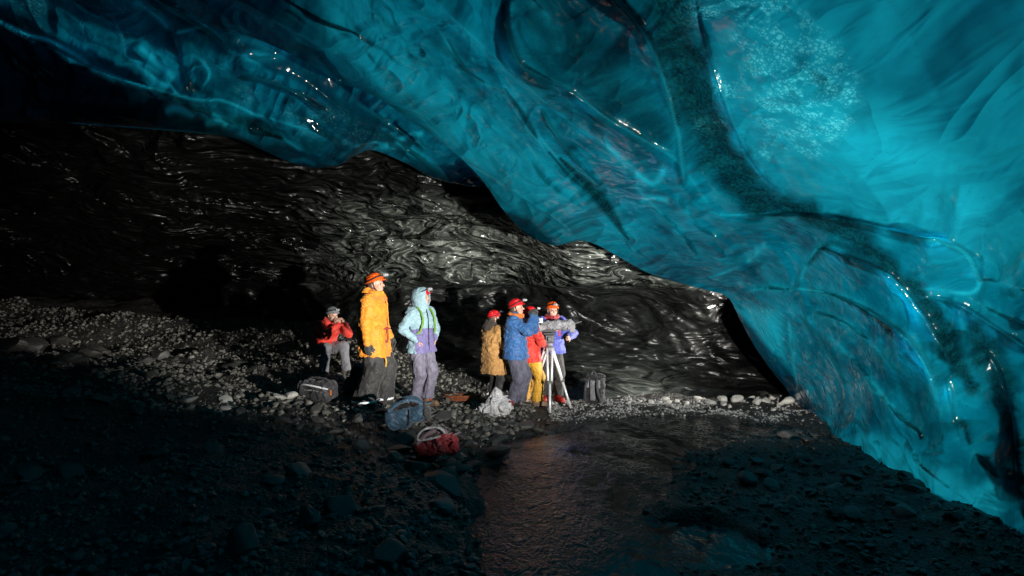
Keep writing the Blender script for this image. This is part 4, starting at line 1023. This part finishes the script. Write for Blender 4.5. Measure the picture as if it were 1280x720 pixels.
# 4 tan parka from behind
p4, j4 = build_person('person in a tan parka with dark fur collar and red helmet seen from behind', foot(616, 507, 11.25), R_(38), .90, dict(
    coat='tan', long=True, skirt=.58, puff=1.08, trousers='black_fabric', leg_r=(.12, .098, .088, .088), hood='down', hood_mat='fur', helmet='helmet_red', head_yaw=-.2, boots='boot_black',
    ankleL=(.03, .10, .09), ankleR=(-.02, -.10, .09), wristR=(.22, -.21, .99), elbowR=(-.7, -.7, 0), wristL=(.15, .22, .95), elbowL=(-.7, .7, 0), gloveR='white_glove', gloveL='glove_dark', handR=(.9, .2, -.1), palmR=(0, .6, -.8), curlR=.8))
# 5 blue jacket, hands raised to the face
p5, j5 = build_person('tall person in a blue jacket and red helmet raising both gloved hands to the face', foot(644, 510, 11.0), R_(-14), 1.02, dict(
    coat='blue', skirt=.80, puff=1.07, wr_c=.010, trousers='slate', leg_r=(.13, .10, .092, .095), helmet='helmet_red', head_pitch=.10, hood='collar', hood_mat='orange_fabric', boots='boot_black',
    ankleL=(.06, .11, .09), ankleR=(-.05, -.11, .09), wristR=(.30, -.075, 1.47), elbowR=(.1, -.7, -1), wristL=(.31, .085, 1.47), elbowL=(.1, .7, -1), handR=(.1, .12, 1), handL=(.1, -.12, 1), palmR=(-.2, 1, 0), palmL=(-.2, -1, 0), thumbR=(-1, 0, 0), thumbL=(-1, 0, 0), curlR=1., curlL=1., glove='glove_dark'))
# 6 red jacket, yellow trousers, mostly behind
p6, j6 = build_person('person in a red jacket and mustard trousers standing behind the blue jacket', foot(661, 508, 11.45), R_(22), .955, dict(
    coat='red', skirt=.78, puff=1.05, trousers='yellow', leg_r=(.125, .10, .095, .10), hem=.08, wr_t=.012, helmet='helmet_red', head_yaw=-.1, hood='collar', boots='boot_brown',
    ankleL=(-.04, .12, .09), ankleR=(.10, -.13, .09), wristR=(.28, -.16, 1.05), elbowR=(-.4, -.9, -.3), wristL=(.25, .2, 1.0), elbowL=(-.4, .9, -.3), glove='glove_dark'))
# 7 camera operator
p7, j7 = build_person('camera operator in a violet blue jacket and orange helmet behind the tripod', foot(688, 505, 11.85), R_(-72), 1.0, dict(
    coat='violet', skirt=.84, puff=1.05, trousers='charcoal', leg_r=(.12, .098, .09, .092), helmet='helmet_orange', head_yaw=-.05, head_pitch=-.08, lean=.10, hood='collar', hood_mat='dark_red', boots='boot_red',
    ankleL=(.02, .13, .09), ankleR=(-.04, -.12, .09), wristL=(.34, .22, 1.14), elbowL=(-.2, 1., -.5), wristR=(.36, -.13, 1.28), elbowR=(-.2, -1, -.4), handL=(.9, -.4, 0), palmL=(0, -1, -.3), curlL=1., curlR=1.))
for s in (1, -1):
    link('chest_panel', path_tube('chest_panel', [j7['SH'][s]+np.array([.03, -s*.06, .08]), j7['chest']+np.array([.15, s*.09, .05]), j7['chest']+np.array([.15, s*.10, -.10])], .022, 8, 24), M['red'], p7)
# ============================================================ KIT
M['alu'] = plain('brushed_aluminium', (.68, .69, .70), .35, .25)
M['cam_black'] = plain('camera_black', (.025, .025, .027), .45)
M['cam_grey'] = plain('camera_grey', (.18, .18, .19), .45)
M['rain_cover'] = fabric('rain_cover', (.33, .33, .35), (.17, .17, .19), rough=.5)
M['glass'] = plain('lens_glass', (.01, .012, .02), .06)
M['sack'] = fabric('white_sack', (.50, .50, .51), (.36, .36, .38), rough=.55)
M['pack_blue'] = fabric('pack_blue', (.022, .065, .11), (.010, .032, .06), rough=.6)
M['pack_red'] = fabric('pack_red', (.26, .007, .012), (.13, .004, .007), rough=.6)
M['pink_grey'] = fabric('pink_grey', (.16, .10, .115), rough=.6)
M['dark_grey'] = fabric('dark_grey_pack', (.04, .04, .046), (.018, .018, .022), rough=.6)
def look(dx, dy): return math.atan2(dy, dx)
# ---- tripod
tb = foot(687, 508, 11.3); tb[2] = gz(tb[0], tb[1])
tri = empty('tripod', tb); tag(tri, 'silver camera tripod with twin tube legs standing on icy gravel', 'tripod')
head_z = 1.02
for i, (fx, fy) in enumerate([(-.36, .42), (-.02, -.46), (.36, -.10)]):
    top = np.array([fx*.12, fy*.12, head_z]); bot = np.array([fx, fy, gz(tb[0]+fx, tb[1]+fy)-tb[2]+.01]); d = bot-top; side = np.cross(d, UP); side /= np.linalg.norm(side)
    mid = top+d*.52; low = top+d*.55
    lg = link('leg', tube_mesh('leg', [(top+side*.042, mid+side*.030, .020, .020), (top-side*.042, mid-side*.030, .020, .020), (top+d*.5, bot, .023, .019)]), M['alu'], tri)
    link('clamp', box_mesh('clamp', [(mid, (.042, .03, .028), None)], .006), M['cam_black'], lg)
    link('foot', tube_mesh('foot', [(bot+UP*.03, bot-UP*.01, .022, .026)]), M['cam_black'], lg)
link('crown', tube_mesh('crown', [((0, 0, head_z-.05), (0, 0, head_z+.03), .085, .075), ((0, 0, head_z+.03), (0, 0, head_z+.10), .055, .05)], 16), M['cam_grey'], tri)
fh = link('fluid_head', box_mesh('fluid_head', [((0, 0, head_z+.16), (.075, .06, .065), None), ((0, 0, head_z+.245), (.11, .05, .016), None), ((.0, -.075, head_z+.16), (.04, .02, .04), None)], .012), M['cam_black'], tri)
link('pan_handle', tube_mesh('pan_handle', [((-.03, .06, head_z+.15), (-.38, .20, head_z+.0), .011, .011), ((-.30, .17, head_z+.035), (-.42, .22, head_z-.02), .019, .019)]), M['cam_black'], fh)
# ---- camera under its rain cover, pointing right
cb = tb+np.array([0, 0, head_z+.262])
camo = empty('video_camera', cb, R_(-6), .82); tag(camo, 'large video camera under a pale grey rain cover mounted on the tripod', 'video camera')
link('camera_body', box_mesh('camera_body', [((-.03, 0, .095), (.17, .06, .085), None), ((-.24, 0, .10), (.05, .05, .07), None)], .012), M['cam_black'], camo)
ln = link('lens_barrel', tube_mesh('lens_barrel', [((.13, 0, .10), (.25, 0, .10), .05, .05), ((.25, 0, .10), (.36, 0, .10), .06, .062)], 20), M['cam_grey'], camo)
link('front_glass', tube_mesh('front_glass', [((.352, 0, .10), (.366, 0, .10), .052, .05)], 20), M['glass'], ln)
mb = link('matte_box', box_mesh('matte_box', [((.43, 0, .10), (.012, .105, .078), None), ((.475, .10, .10), (.05, .006, .075), None), ((.475, -.10, .10), (.05, .006, .075), None), ((.475, 0, .026), (.05, .10, .006), None), ((.475, 0, .176), (.05, .10, .006), None)], .003), M['cam_grey'], camo)
link('flag', box_mesh('flag', [((.54, 0, .205), (.12, .105, .005), rotm(0, .28))], .002), M['cam_grey'], mb)
Q = Field((-.42, -.24, -.12), (.62, .24, .36), .010)
Q.box((-.07, 0, .125), (.27, .085, .105), .05); Q.cone((.0, 0, .16), (.42, 0, .16), .085, .115, .05); Q.cone((-.26, 0, .10), (-.34, 0, .02), .09, .06, .05); Q.ell((.12, 0, .0), (.3, .2, .085), None, .03, 's'); Q.cone((.30, 0, .08), (.60, 0, .06), .075, .09, .02, 's')
Q.wrinkle(.013, 9, 4.); link('rain_cover', Q.mesh('rain_cover'), M['rain_cover'], camo)
link('viewfinder', box_mesh('viewfinder', [((-.10, -.135, .20), (.075, .03, .035), rotm(.1)), ((-.02, -.10, .20), (.02, .05, .015), None)], .008), M['cam_black'], camo)
mo = link('monitor', box_mesh('monitor', [((-.20, -.15, .255), (.075, .010, .05), rotm(-.5, .1))], .004), M['reflective'], camo)
link('cable', path_tube('cable', [(-.26, -.05, .05), (-.30, -.10, -.08), (-.18, -.13, -.16), (-.05, -.08, -.12), (0, -.06, -.03)], .008, 6, 40), M['cam_black'], camo)

def backpack(label, pos, yaw, mat, H=.52, W=.30, D=.20, strap='strap_black', tilt=(0, 0), group=None, panel=None, wr=.011):
    r = empty('backpack', pos, yaw); r.rotation_euler = (tilt[0], tilt[1], yaw); tag(r, label, 'backpack', group)
    Q = Field((-D-.12, -W/2-.12, -.06), (D+.12, W/2+.12, H+.16), .009)
    Q.box((0, 0, H*.46), (D*.5, W*.5, H*.46), .06, None, .03); Q.ell((0, 0, H*.93), (D*.5, W*.47, H*.13), None, .05); Q.box((D*.55, 0, H*.30), (D*.2, W*.38, H*.24), .04, None, .04)
    Q.wrinkle(wr, 8, len(label)*1.3); link('bag', Q.mesh('bag'), M[mat], r)
    Q = Field((-D-.1, -W/2-.1, H*.75), (D+.1, W/2+.1, H+.14), .008); Q.ell((.01, 0, H*.96), (D*.58, W*.53, H*.105), None, .03); Q.wrinkle(wr*.55, 10, 1.); link('lid', Q.mesh('lid'), M[panel or mat], r)
    for s in (1, -1):
        link('shoulder_strap', path_tube('shoulder_strap', [(-D*.5, s*W*.22, H*.90), (-D*.5-.07, s*W*.30, H*.70), (-D*.5-.075, s*W*.36, H*.42), (-D*.5-.01, s*W*.44, H*.12)], .022, 8, 30), M[strap], r)
        link('compression_strap', path_tube('compression_strap', [(-D*.4, s*(W*.5+.004), H*.62), (0, s*(W*.5+.012), H*.58), (D*.5, s*(W*.40), H*.50)], .009, 6, 24), M['strap_black'], r)
    link('grab_loop', path_tube('grab_loop', [(-D*.42, .05, H*.95), (-D*.42, .02, H+.06), (-D*.42, -.02, H+.06), (-D*.42, -.05, H*.95)], .011, 6, 20), M[strap], r)
    return r
# upright pack by the wall (straps towards the camera side)
bpk = backpack('upright black and grey backpack standing alone beside the tripod', foot(744, 504, 11.4)-np.array([0, 0, .02]), R_(62), 'black_fabric', .50, .33, .20, 'dark_grey', panel='black_fabric')
link('back_panel', box_mesh('back_panel', [((-.115, 0, .25), (.012, .045, .17), None), ((-.11, .1, .36), (.012, .03, .07), None), ((-.11, -.1, .36), (.012, .03, .07), None)], .010), M['grey_fabric'], bpk)
# worn pack on person 2
c2, s2 = math.cos(R_(-38)), math.sin(R_(-38)); o2 = foot(526, 502, 9.9)
bp2 = backpack('small dark red backpack worn on the back of the hooded hiker', o2+np.array([c2*-.235, s2*-.235, 1.00])*.985, R_(-38)+math.pi, 'dark_red', .40, .26, .15, 'green_strap')
for s in (1, -1):
    link('shoulder_strap', path_tube('shoulder_strap', [(-.10, s*.085, .34), (-.20, s*.10, .475), (-.335, s*.115, .42), (-.40, s*.12, .28), (-.37, s*.15, .12), (-.24, s*.19, .05), (-.10, s*.12, .05)], .016, 8, 50), M['green_strap'], bp2)
backpack('black backpack lying on the stones behind the mustard parka', foot(441, 498, 9.7)-np.array([0, 0, .03]), R_(150), 'black_fabric', .46, .30, .22, 'charcoal', tilt=(.15, -.35), panel='dark_grey')
# striped duffel bag
db = foot(398, 500, 9.2); dfl = empty('duffel_bag', db-np.array([0, 0, .02]), R_(-28)); tag(dfl, 'dark duffel bag with a white reflective stripe among the stones', 'bag')
Q = Field((-.4, -.3, -.05), (.4, .3, .45), .01); Q.box((0, 0, .14), (.27, .15, .14), .08, None, .03); Q.wrinkle(.013, 8, 5.); link('bag', Q.mesh('bag'), M['dark_grey'], dfl)
link('stripe', path_tube('stripe', [(-.275, -.10, .20), (-.12, -.16, .235), (.08, -.165, .225), (.275, -.11, .19)], .013, 6, 30), M['reflective'], dfl)
link('stripe', path_tube('stripe', [(-.10, -.158, .16), (.05, -.163, .165), (.16, -.16, .155)], .010, 6, 30), M['rain_cover'], dfl)
link('strap', path_tube('strap', [(-.26, .02, .26), (-.1, -.02, .315), (.1, .0, .31), (.26, .02, .25)], .014, 6, 30), M['charcoal'], dfl)
link('pull_tab', box_mesh('pull_tab', [((.285, -.07, .14), (.012, .01, .035), None)], .004), M['orange_fabric'], dfl)
# white sack
sp_ = foot(618, 517, 10.3); sk = empty('sack', sp_-np.array([0, 0, .03]), R_(20)); tag(sk, 'crumpled translucent white plastic sack lying on dark stones', 'sack')
Q = Field((-.4, -.3, -.1), (.45, .3, .55), .009); Q.ell((.06, 0, .17), (.22, .17, .19), None, .05); Q.ell((.04, 0, .34), (.12, .10, .12), None, .06); Q.ell((-.15, 0, .10), (.13, .12, .13), None, .05); Q.wrinkle(.026, 6.5, 2.2); Q.wrinkle(.010, 15, 7.2); link('bag', Q.mesh('bag'), M['sack'], sk)
link('neck', tube_mesh('neck', [((-.2, -.08, .06), (-.33, -.13, .02), .035, .05)]), M['sack'], sk)
link('knot', path_tube('knot', [(.18, -.06, .22), (.24, -.1, .25), (.29, -.07, .21), (.25, -.04, .17)], .014, 6, 24), M['pack_red'], sk)
# heap of packs in front of the mustard parka
backpack('blue grey backpack lying on its side on the front stones', foot(498, 560, 7.9)+np.array([-.14, .0, .13]), R_(10), 'pack_blue', .50, .30, .20, 'pack_blue', tilt=(R_(8), R_(78)), panel='charcoal')
rp = backpack('crumpled red backpack lying open on the front stones', foot(538, 606, 6.75)+np.array([-.16, 0, .15]), R_(-12), 'pack_red', .42, .30, .17, 'pink_grey', tilt=(R_(-18), R_(74)), panel='dark_red', wr=.024)
link('mesh_pocket', path_tube('mesh_pocket', [(-.12, -.12, .35), (-.2, -.18, .30), (-.22, -.18, .15), (-.13, -.14, .08), (-.10, -.10, .30)], .013, 6, 40), M['rain_cover'], rp)
link('loose_strap', path_tube('loose_strap', [(.1, .08, .1), (.2, .12, -.02), (.22, .02, -.10), (.3, -.04, -.12)], .011, 6, 40), M['red'], rp)
# red rope coil by the wall foot
rc = foot(578, 508, 11.2); pts = []
for t in np.linspace(0, 2*math.pi*4.2, 60): pts.append((rc[0]+(.30+.012*math.sin(3*t))*math.cos(t), rc[1]+.16*math.sin(t), rc[2]+.02+.007*t/2))
pts.append((rc[0]+.62, rc[1]-.1, gz(rc[0]+.62, rc[1]-.1)+.02))
rope = link('rope', path_tube('rope', pts, .011, 6, 300), fabric('rope_orange', (.26, .06, .012), rough=.7)); tag(rope, 'loose coil of orange rope lying at the foot of the dark wall', 'rope')

# ============================================================ STONES
import bmesh
def rock_base(seed, sub=3, cuts=9):
    bm = bmesh.new(); bmesh.ops.create_icosphere(bm, subdivisions=sub, radius=1.); V = np.array([v.co for v in bm.verts]); F = np.array([[v.index for v in f.verts] for f in bm.faces]); bm.free()
    r = np.random.default_rng(seed); V = V*(1+.22*fbm(V*1.1+seed*3.7, 2))[:, None]
    for _ in range(cuts):
        n_ = r.normal(size=3); n_ /= np.linalg.norm(n_); d = r.uniform(.52, .86); q = V@n_-d; V = V-np.where(q > 0, q*.92, 0)[:, None]*n_
    V = V*(1+.035*fbm(V*4.5+seed, 3))[:, None]; V *= np.array([1., r.uniform(.7, .95), r.uniform(.5, .8)])
    return V, F
def stone_mat(name, lo_c, hi_c, rough=.5):
    m, nt, out = newmat(name); b = NB(nt); v = b.mapping(); oi = b.n('ShaderNodeObjectInfo')
    f = b.noise(v, 3., 6, .65); f2 = b.noise(v, 18, 4, .6)
    at_ = b.attr('tone')
    col = b.mix(b.math('ADD', b.math('MULTIPLY', f, .45), b.math('MULTIPLY', b.math('MAXIMUM', at_, oi.outputs['Random']), .5)), lo_c, hi_c)
    col = b.mix(b.math('MULTIPLY', b.ramp(f2, [(.5, 0), (.75, 1)]), .5), col, tuple(min(.8, c*1.7) for c in hi_c))
    b.principled(out, i_Base_Color=col, i_Roughness=b.math('ADD', rough-.12, b.math('MULTIPLY', f2, .35)), i_Normal=b.bump(f2, .35, .03))
    return m
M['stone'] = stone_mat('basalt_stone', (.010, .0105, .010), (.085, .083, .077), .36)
M['bank_gravel'] = stone_mat('bank_gravel', (.035, .034, .030), (.25, .24, .21), .5)  # stronger lamp light on the bank put into paler pebble colours
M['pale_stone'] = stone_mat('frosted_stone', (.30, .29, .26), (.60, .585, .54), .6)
BASES = [rock_base(11+i) for i in range(10)]
MESH_D = []; MESH_P = []
for i, (V, F) in enumerate(BASES):
    for lst, mt in ((MESH_D, 'stone'), (MESH_P, 'pale_stone')):
        me = mesh_np('stone', V, F); attr(me, 'tone', np.zeros(len(V))); me.materials.append(M[mt]); 
        try: me.set_sharp_from_angle(angle=R_(32))
        except Exception: pass
        lst.append(me)
def put_stone(x, y, size, label, group=None, pale=False, flat=1., sink=.3, name='stone', cat='stone', which=None):
    k = rng.integers(0, len(BASES)) if which is None else which
    o = bpy.data.objects.new(name, (MESH_P if pale else MESH_D)[k]); COL.objects.link(o)
    o.scale = (size*rng.uniform(.85, 1.2), size*rng.uniform(.85, 1.2), size*rng.uniform(.75, 1.1)*flat); o.rotation_euler = (rng.uniform(-.4, .4), rng.uniform(-.4, .4), rng.uniform(0, 6.28))
    o.location = (x, y, gz(x, y)+size*flat*(.62-sink)*.9); tag(o, label, cat, group); return o
def px_ground(px, py):
    """walk the pixel's ray to the ground"""
    for Y in np.arange(3., 19., .04):
        p = at(px, py, Y)
        if p[2] <= gz(p[0], p[1]): return p[0], Y
    return None
special = [(352, 497, .115, 'rounded pale stone touching its yellowish twin near the striped bag', 1), (363, 495, .10, 'yellowish pale stone touching its rounded twin near the striped bag', 1), (283, 510, .085, 'small bright oval stone lying in front of the long pale slab', 1), (284, 500, .12, 'long pale slab stone on the left bank', 1), (238, 500, .10, 'creamy white broken stone in the middle of the left bank', 1),
           (112, 444, .26, 'large upright pale faceted boulder on the left bank', 0), (14, 438, .36, 'rounded boulder at the left end of the bank', 0), (38, 436, .34, 'speckled boulder second from the left end of the bank', 0), (90, 450, .22, 'low wedge boulder leaning on the pale faceted boulder', 0), (125, 438, .22, 'pointed boulder behind the pale faceted boulder', 0), (75, 428, .26, 'flat topped boulder behind the wedge boulder', 0),
           (552, 612, .16, 'broad smooth dark boulder below the red backpack', 0), (622, 568, .2, 'broad blue grey boulder on the stream bank below the white sack', 0), (655, 533, .16, 'blocky dark boulder beside the white sack', 0), (690, 545, .13, 'flat dark boulder at the water edge below the tripod', 0),
           (430, 640, .17, 'smooth bluish boulder in the dark front gravel', 0), (372, 590, .13, 'squat boulder in the dark front gravel', 0), (305, 680, .15, 'upright slab in the dark front gravel', 0), (835, 668, .15, 'black stone standing in the pool of the stream', 0), (385, 650, .13, 'pale bluish stone in the dark front gravel', 0), (555, 520, .14, 'brownish round stone between the boots and the white sack', 0), (507, 512, .17, 'olive round stone under the boots of the hooded hiker', 0), (480, 515, .12, 'brown stone in front of the mustard parka trousers', 0)]
for px, py, s, lb, pale in special:
    q = px_ground(px, py+3)
    if q: put_stone(q[0], q[1], s, lb, None, bool(pale), .8)
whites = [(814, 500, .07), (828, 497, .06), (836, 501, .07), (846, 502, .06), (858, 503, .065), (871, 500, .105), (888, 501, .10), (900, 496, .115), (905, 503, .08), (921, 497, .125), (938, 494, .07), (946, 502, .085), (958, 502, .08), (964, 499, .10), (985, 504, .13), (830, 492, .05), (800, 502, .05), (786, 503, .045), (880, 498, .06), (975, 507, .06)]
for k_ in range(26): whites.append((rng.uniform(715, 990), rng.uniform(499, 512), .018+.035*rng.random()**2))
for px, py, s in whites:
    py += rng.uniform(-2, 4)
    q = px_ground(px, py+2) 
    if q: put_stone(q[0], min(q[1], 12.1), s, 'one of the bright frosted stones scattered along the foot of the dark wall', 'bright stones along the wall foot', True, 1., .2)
# loose dark stones of the banks, larger ones as things
regions = [((-7.5, -.3), (8.2, 10.2), 52, (.06, .15)), ((-1.2, .6), (6.3, 9.6), 55, (.06, .16)), ((2.4, 4.2), (5.5, 10.), 40, (.05, .14)), ((-6, -.2), (3.6, 8.2), 52, (.05, .14)), ((-12, -5), (10.5, 13), 35, (.08, .2))]
for (x0, x1), (y0, y1), n_, (s0, s1) in regions:
    c_ = 0; tr = 0
    while c_ < n_ and tr < 2000:
        tr += 1; x = rng.uniform(x0, x1); y = rng.uniform(y0, y1)
        if float(stream_q(np.array([x]), np.array([y]))[0]) < 1.1 or abs(x) > y*.80+.2: continue
        if any(math.hypot(x-p[0], y-p[1]) < .33 for p in (foot(467, 506, 9.1), foot(526, 502, 9.9), foot(644, 510, 11.))): continue
        put_stone(x, y, s0+(s1-s0)*rng.random()**2.2, 'one of the loose dark stones strewn over the gravel banks', 'loose dark stones on the banks', False, .85); c_ += 1

# gravel: thousands of pebbles in one object
def gravel(name, n, sampler, mat, label, sub=1):
    bases = [rock_base(100+i, sub, 5) for i in range(8)]
    X, S = sampler(n); X = np.array(X); ok = stream_q(X[:, 0], X[:, 1]) > .98; X = X[ok]; S = S[ok]; n = len(X)
    Z = ground_h(X[:, 0], X[:, 1]); Vs = []; Fs = []; Ts = []; o = 0
    for k, (V, F) in enumerate(bases):
        ii = np.arange(k, n, 8); m = len(ii)
        a = rng.uniform(0, 6.28, m); bq = rng.uniform(-.7, .7, m); ca, sa, cb, sb = np.cos(a), np.sin(a), np.cos(bq), np.sin(bq)
        sc = S[ii][:, None]*rng.uniform(.7, 1.3, (m, 3)); W = V[None]*sc[:, None]
        x = W[..., 0]*cb[:, None]+W[..., 2]*sb[:, None]; z = -W[..., 0]*sb[:, None]+W[..., 2]*cb[:, None]; y = W[..., 1]
        x, y = x*ca[:, None]-y*sa[:, None], x*sa[:, None]+y*ca[:, None]
        W = np.stack([x+X[ii, 0][:, None], y+X[ii, 1][:, None], z+(Z[ii]+S[ii]*.25)[:, None]], -1)
        Vs.append(W.reshape(-1, 3)); Fs.append((F[None]+(o+np.arange(m)*len(V))[:, None, None]).reshape(-1, 3)); Ts.append(np.repeat(rng.random(m)**3, len(V))); o += m*len(V)
    me = mesh_np(name, np.concatenate(Vs), np.concatenate(Fs), False); attr(me, 'tone', np.concatenate(Ts))
    g = link(name, me, M[mat]); tag(g, label, 'gravel', kind='stuff'); return g
def samp_bank(n):
    y = rng.uniform(8.3, 16.5, n*3); x = rng.uniform(-1, 1, n*3)*y*.80; k = (x < 0+.2*(y-9)) & (x < .5); X = np.stack([x, y], -1)[k][:n]
    return X, .018+.045*rng.random(len(X))**2.5
def samp_front(n):
    y = 3.4+7.2*rng.random(n)**1.3; x = rng.uniform(-.80, .80, n)*y
    return np.stack([x, y], -1), .012+.040*rng.random(n)**2.8
def samp_strip(n):
    x = rng.uniform(.6, 5.2, n); y = 10.0+rng.beta(2, 2, n)*2.3; X = np.stack([x, y], -1); k = vnoise(np.stack([x*2.3, y*3.1, x*0], -1))+.5*vnoise(np.stack([x*7, y*8, x*0], -1)) > rng.uniform(-.55, .35, n); return X[k], (.005+.020*rng.random(n)**3)[k]
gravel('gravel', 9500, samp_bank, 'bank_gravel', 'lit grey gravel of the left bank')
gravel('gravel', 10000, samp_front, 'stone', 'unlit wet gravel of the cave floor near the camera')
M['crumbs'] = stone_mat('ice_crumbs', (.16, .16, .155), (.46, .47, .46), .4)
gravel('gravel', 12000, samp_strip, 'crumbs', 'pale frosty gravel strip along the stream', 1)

# ============================================================ the video light itself (just right of the frame, by the ice wall)
lt = empty('video_light', (LAMP[0], LAMP[1], gz(LAMP[0], LAMP[1]))); tag(lt, 'black video light on a slim stand with an added black flag cutting its lower beam', 'lamp')
hz = LAMP[2]-gz(LAMP[0], LAMP[1]); ax = np.array([.8, 11., 1.55])-LAMP; ax /= np.linalg.norm(ax); yw = math.atan2(ax[1], ax[0])
Rl = rotm(yw)
link('lamp_head', box_mesh('lamp_head', [(np.array([0, 0, hz])-ax*.13, (.06, .10, .10), Rl)], .015), M['cam_black'], lt)
stn = link('stand', tube_mesh('stand', [(np.array([0, 0, hz-.12])-ax*.13, np.array([0, 0, .25])-ax*.13, .012, .016)]), M['cam_black'], lt)
for k in range(3):
    an = k*2.094+.4; link('leg', tube_mesh('leg', [(np.array([0, 0, .42])-ax*.13, np.array([.28*math.cos(an), .28*math.sin(an), .0])-ax*.13, .009, .009)]), M['cam_black'], lt)
u1 = np.array([4.4, 11.3, -.42])-LAMP; u1 /= np.linalg.norm(u1); u2 = np.array([-1.75, 9.0, .02])-LAMP; u2 /= np.linalg.norm(u2)
e1_, e2_ = u1*.48, u2*.48; ed = e2_-e1_; a_ = e1_-ed*.55; b2_ = e2_+ed*.55; dn = np.array([0, 0, -.55])-ax*.12
V = []; 
for q in (a_, b2_, b2_+dn, a_+dn):
    V.append(q+np.array([0, 0, hz])); 
V = np.array(V); V = np.concatenate([V, V+ax*.012])
flg = mesh_np('flag', V, np.array([[0, 1, 2, 3], [7, 6, 5, 4], [0, 4, 5, 1], [1, 5, 6, 2], [2, 6, 7, 3], [3, 7, 4, 0]]), False)
link('flag', flg, M['cam_black'], lt)  # unseen plate, added and angled to keep the beam off the near floor
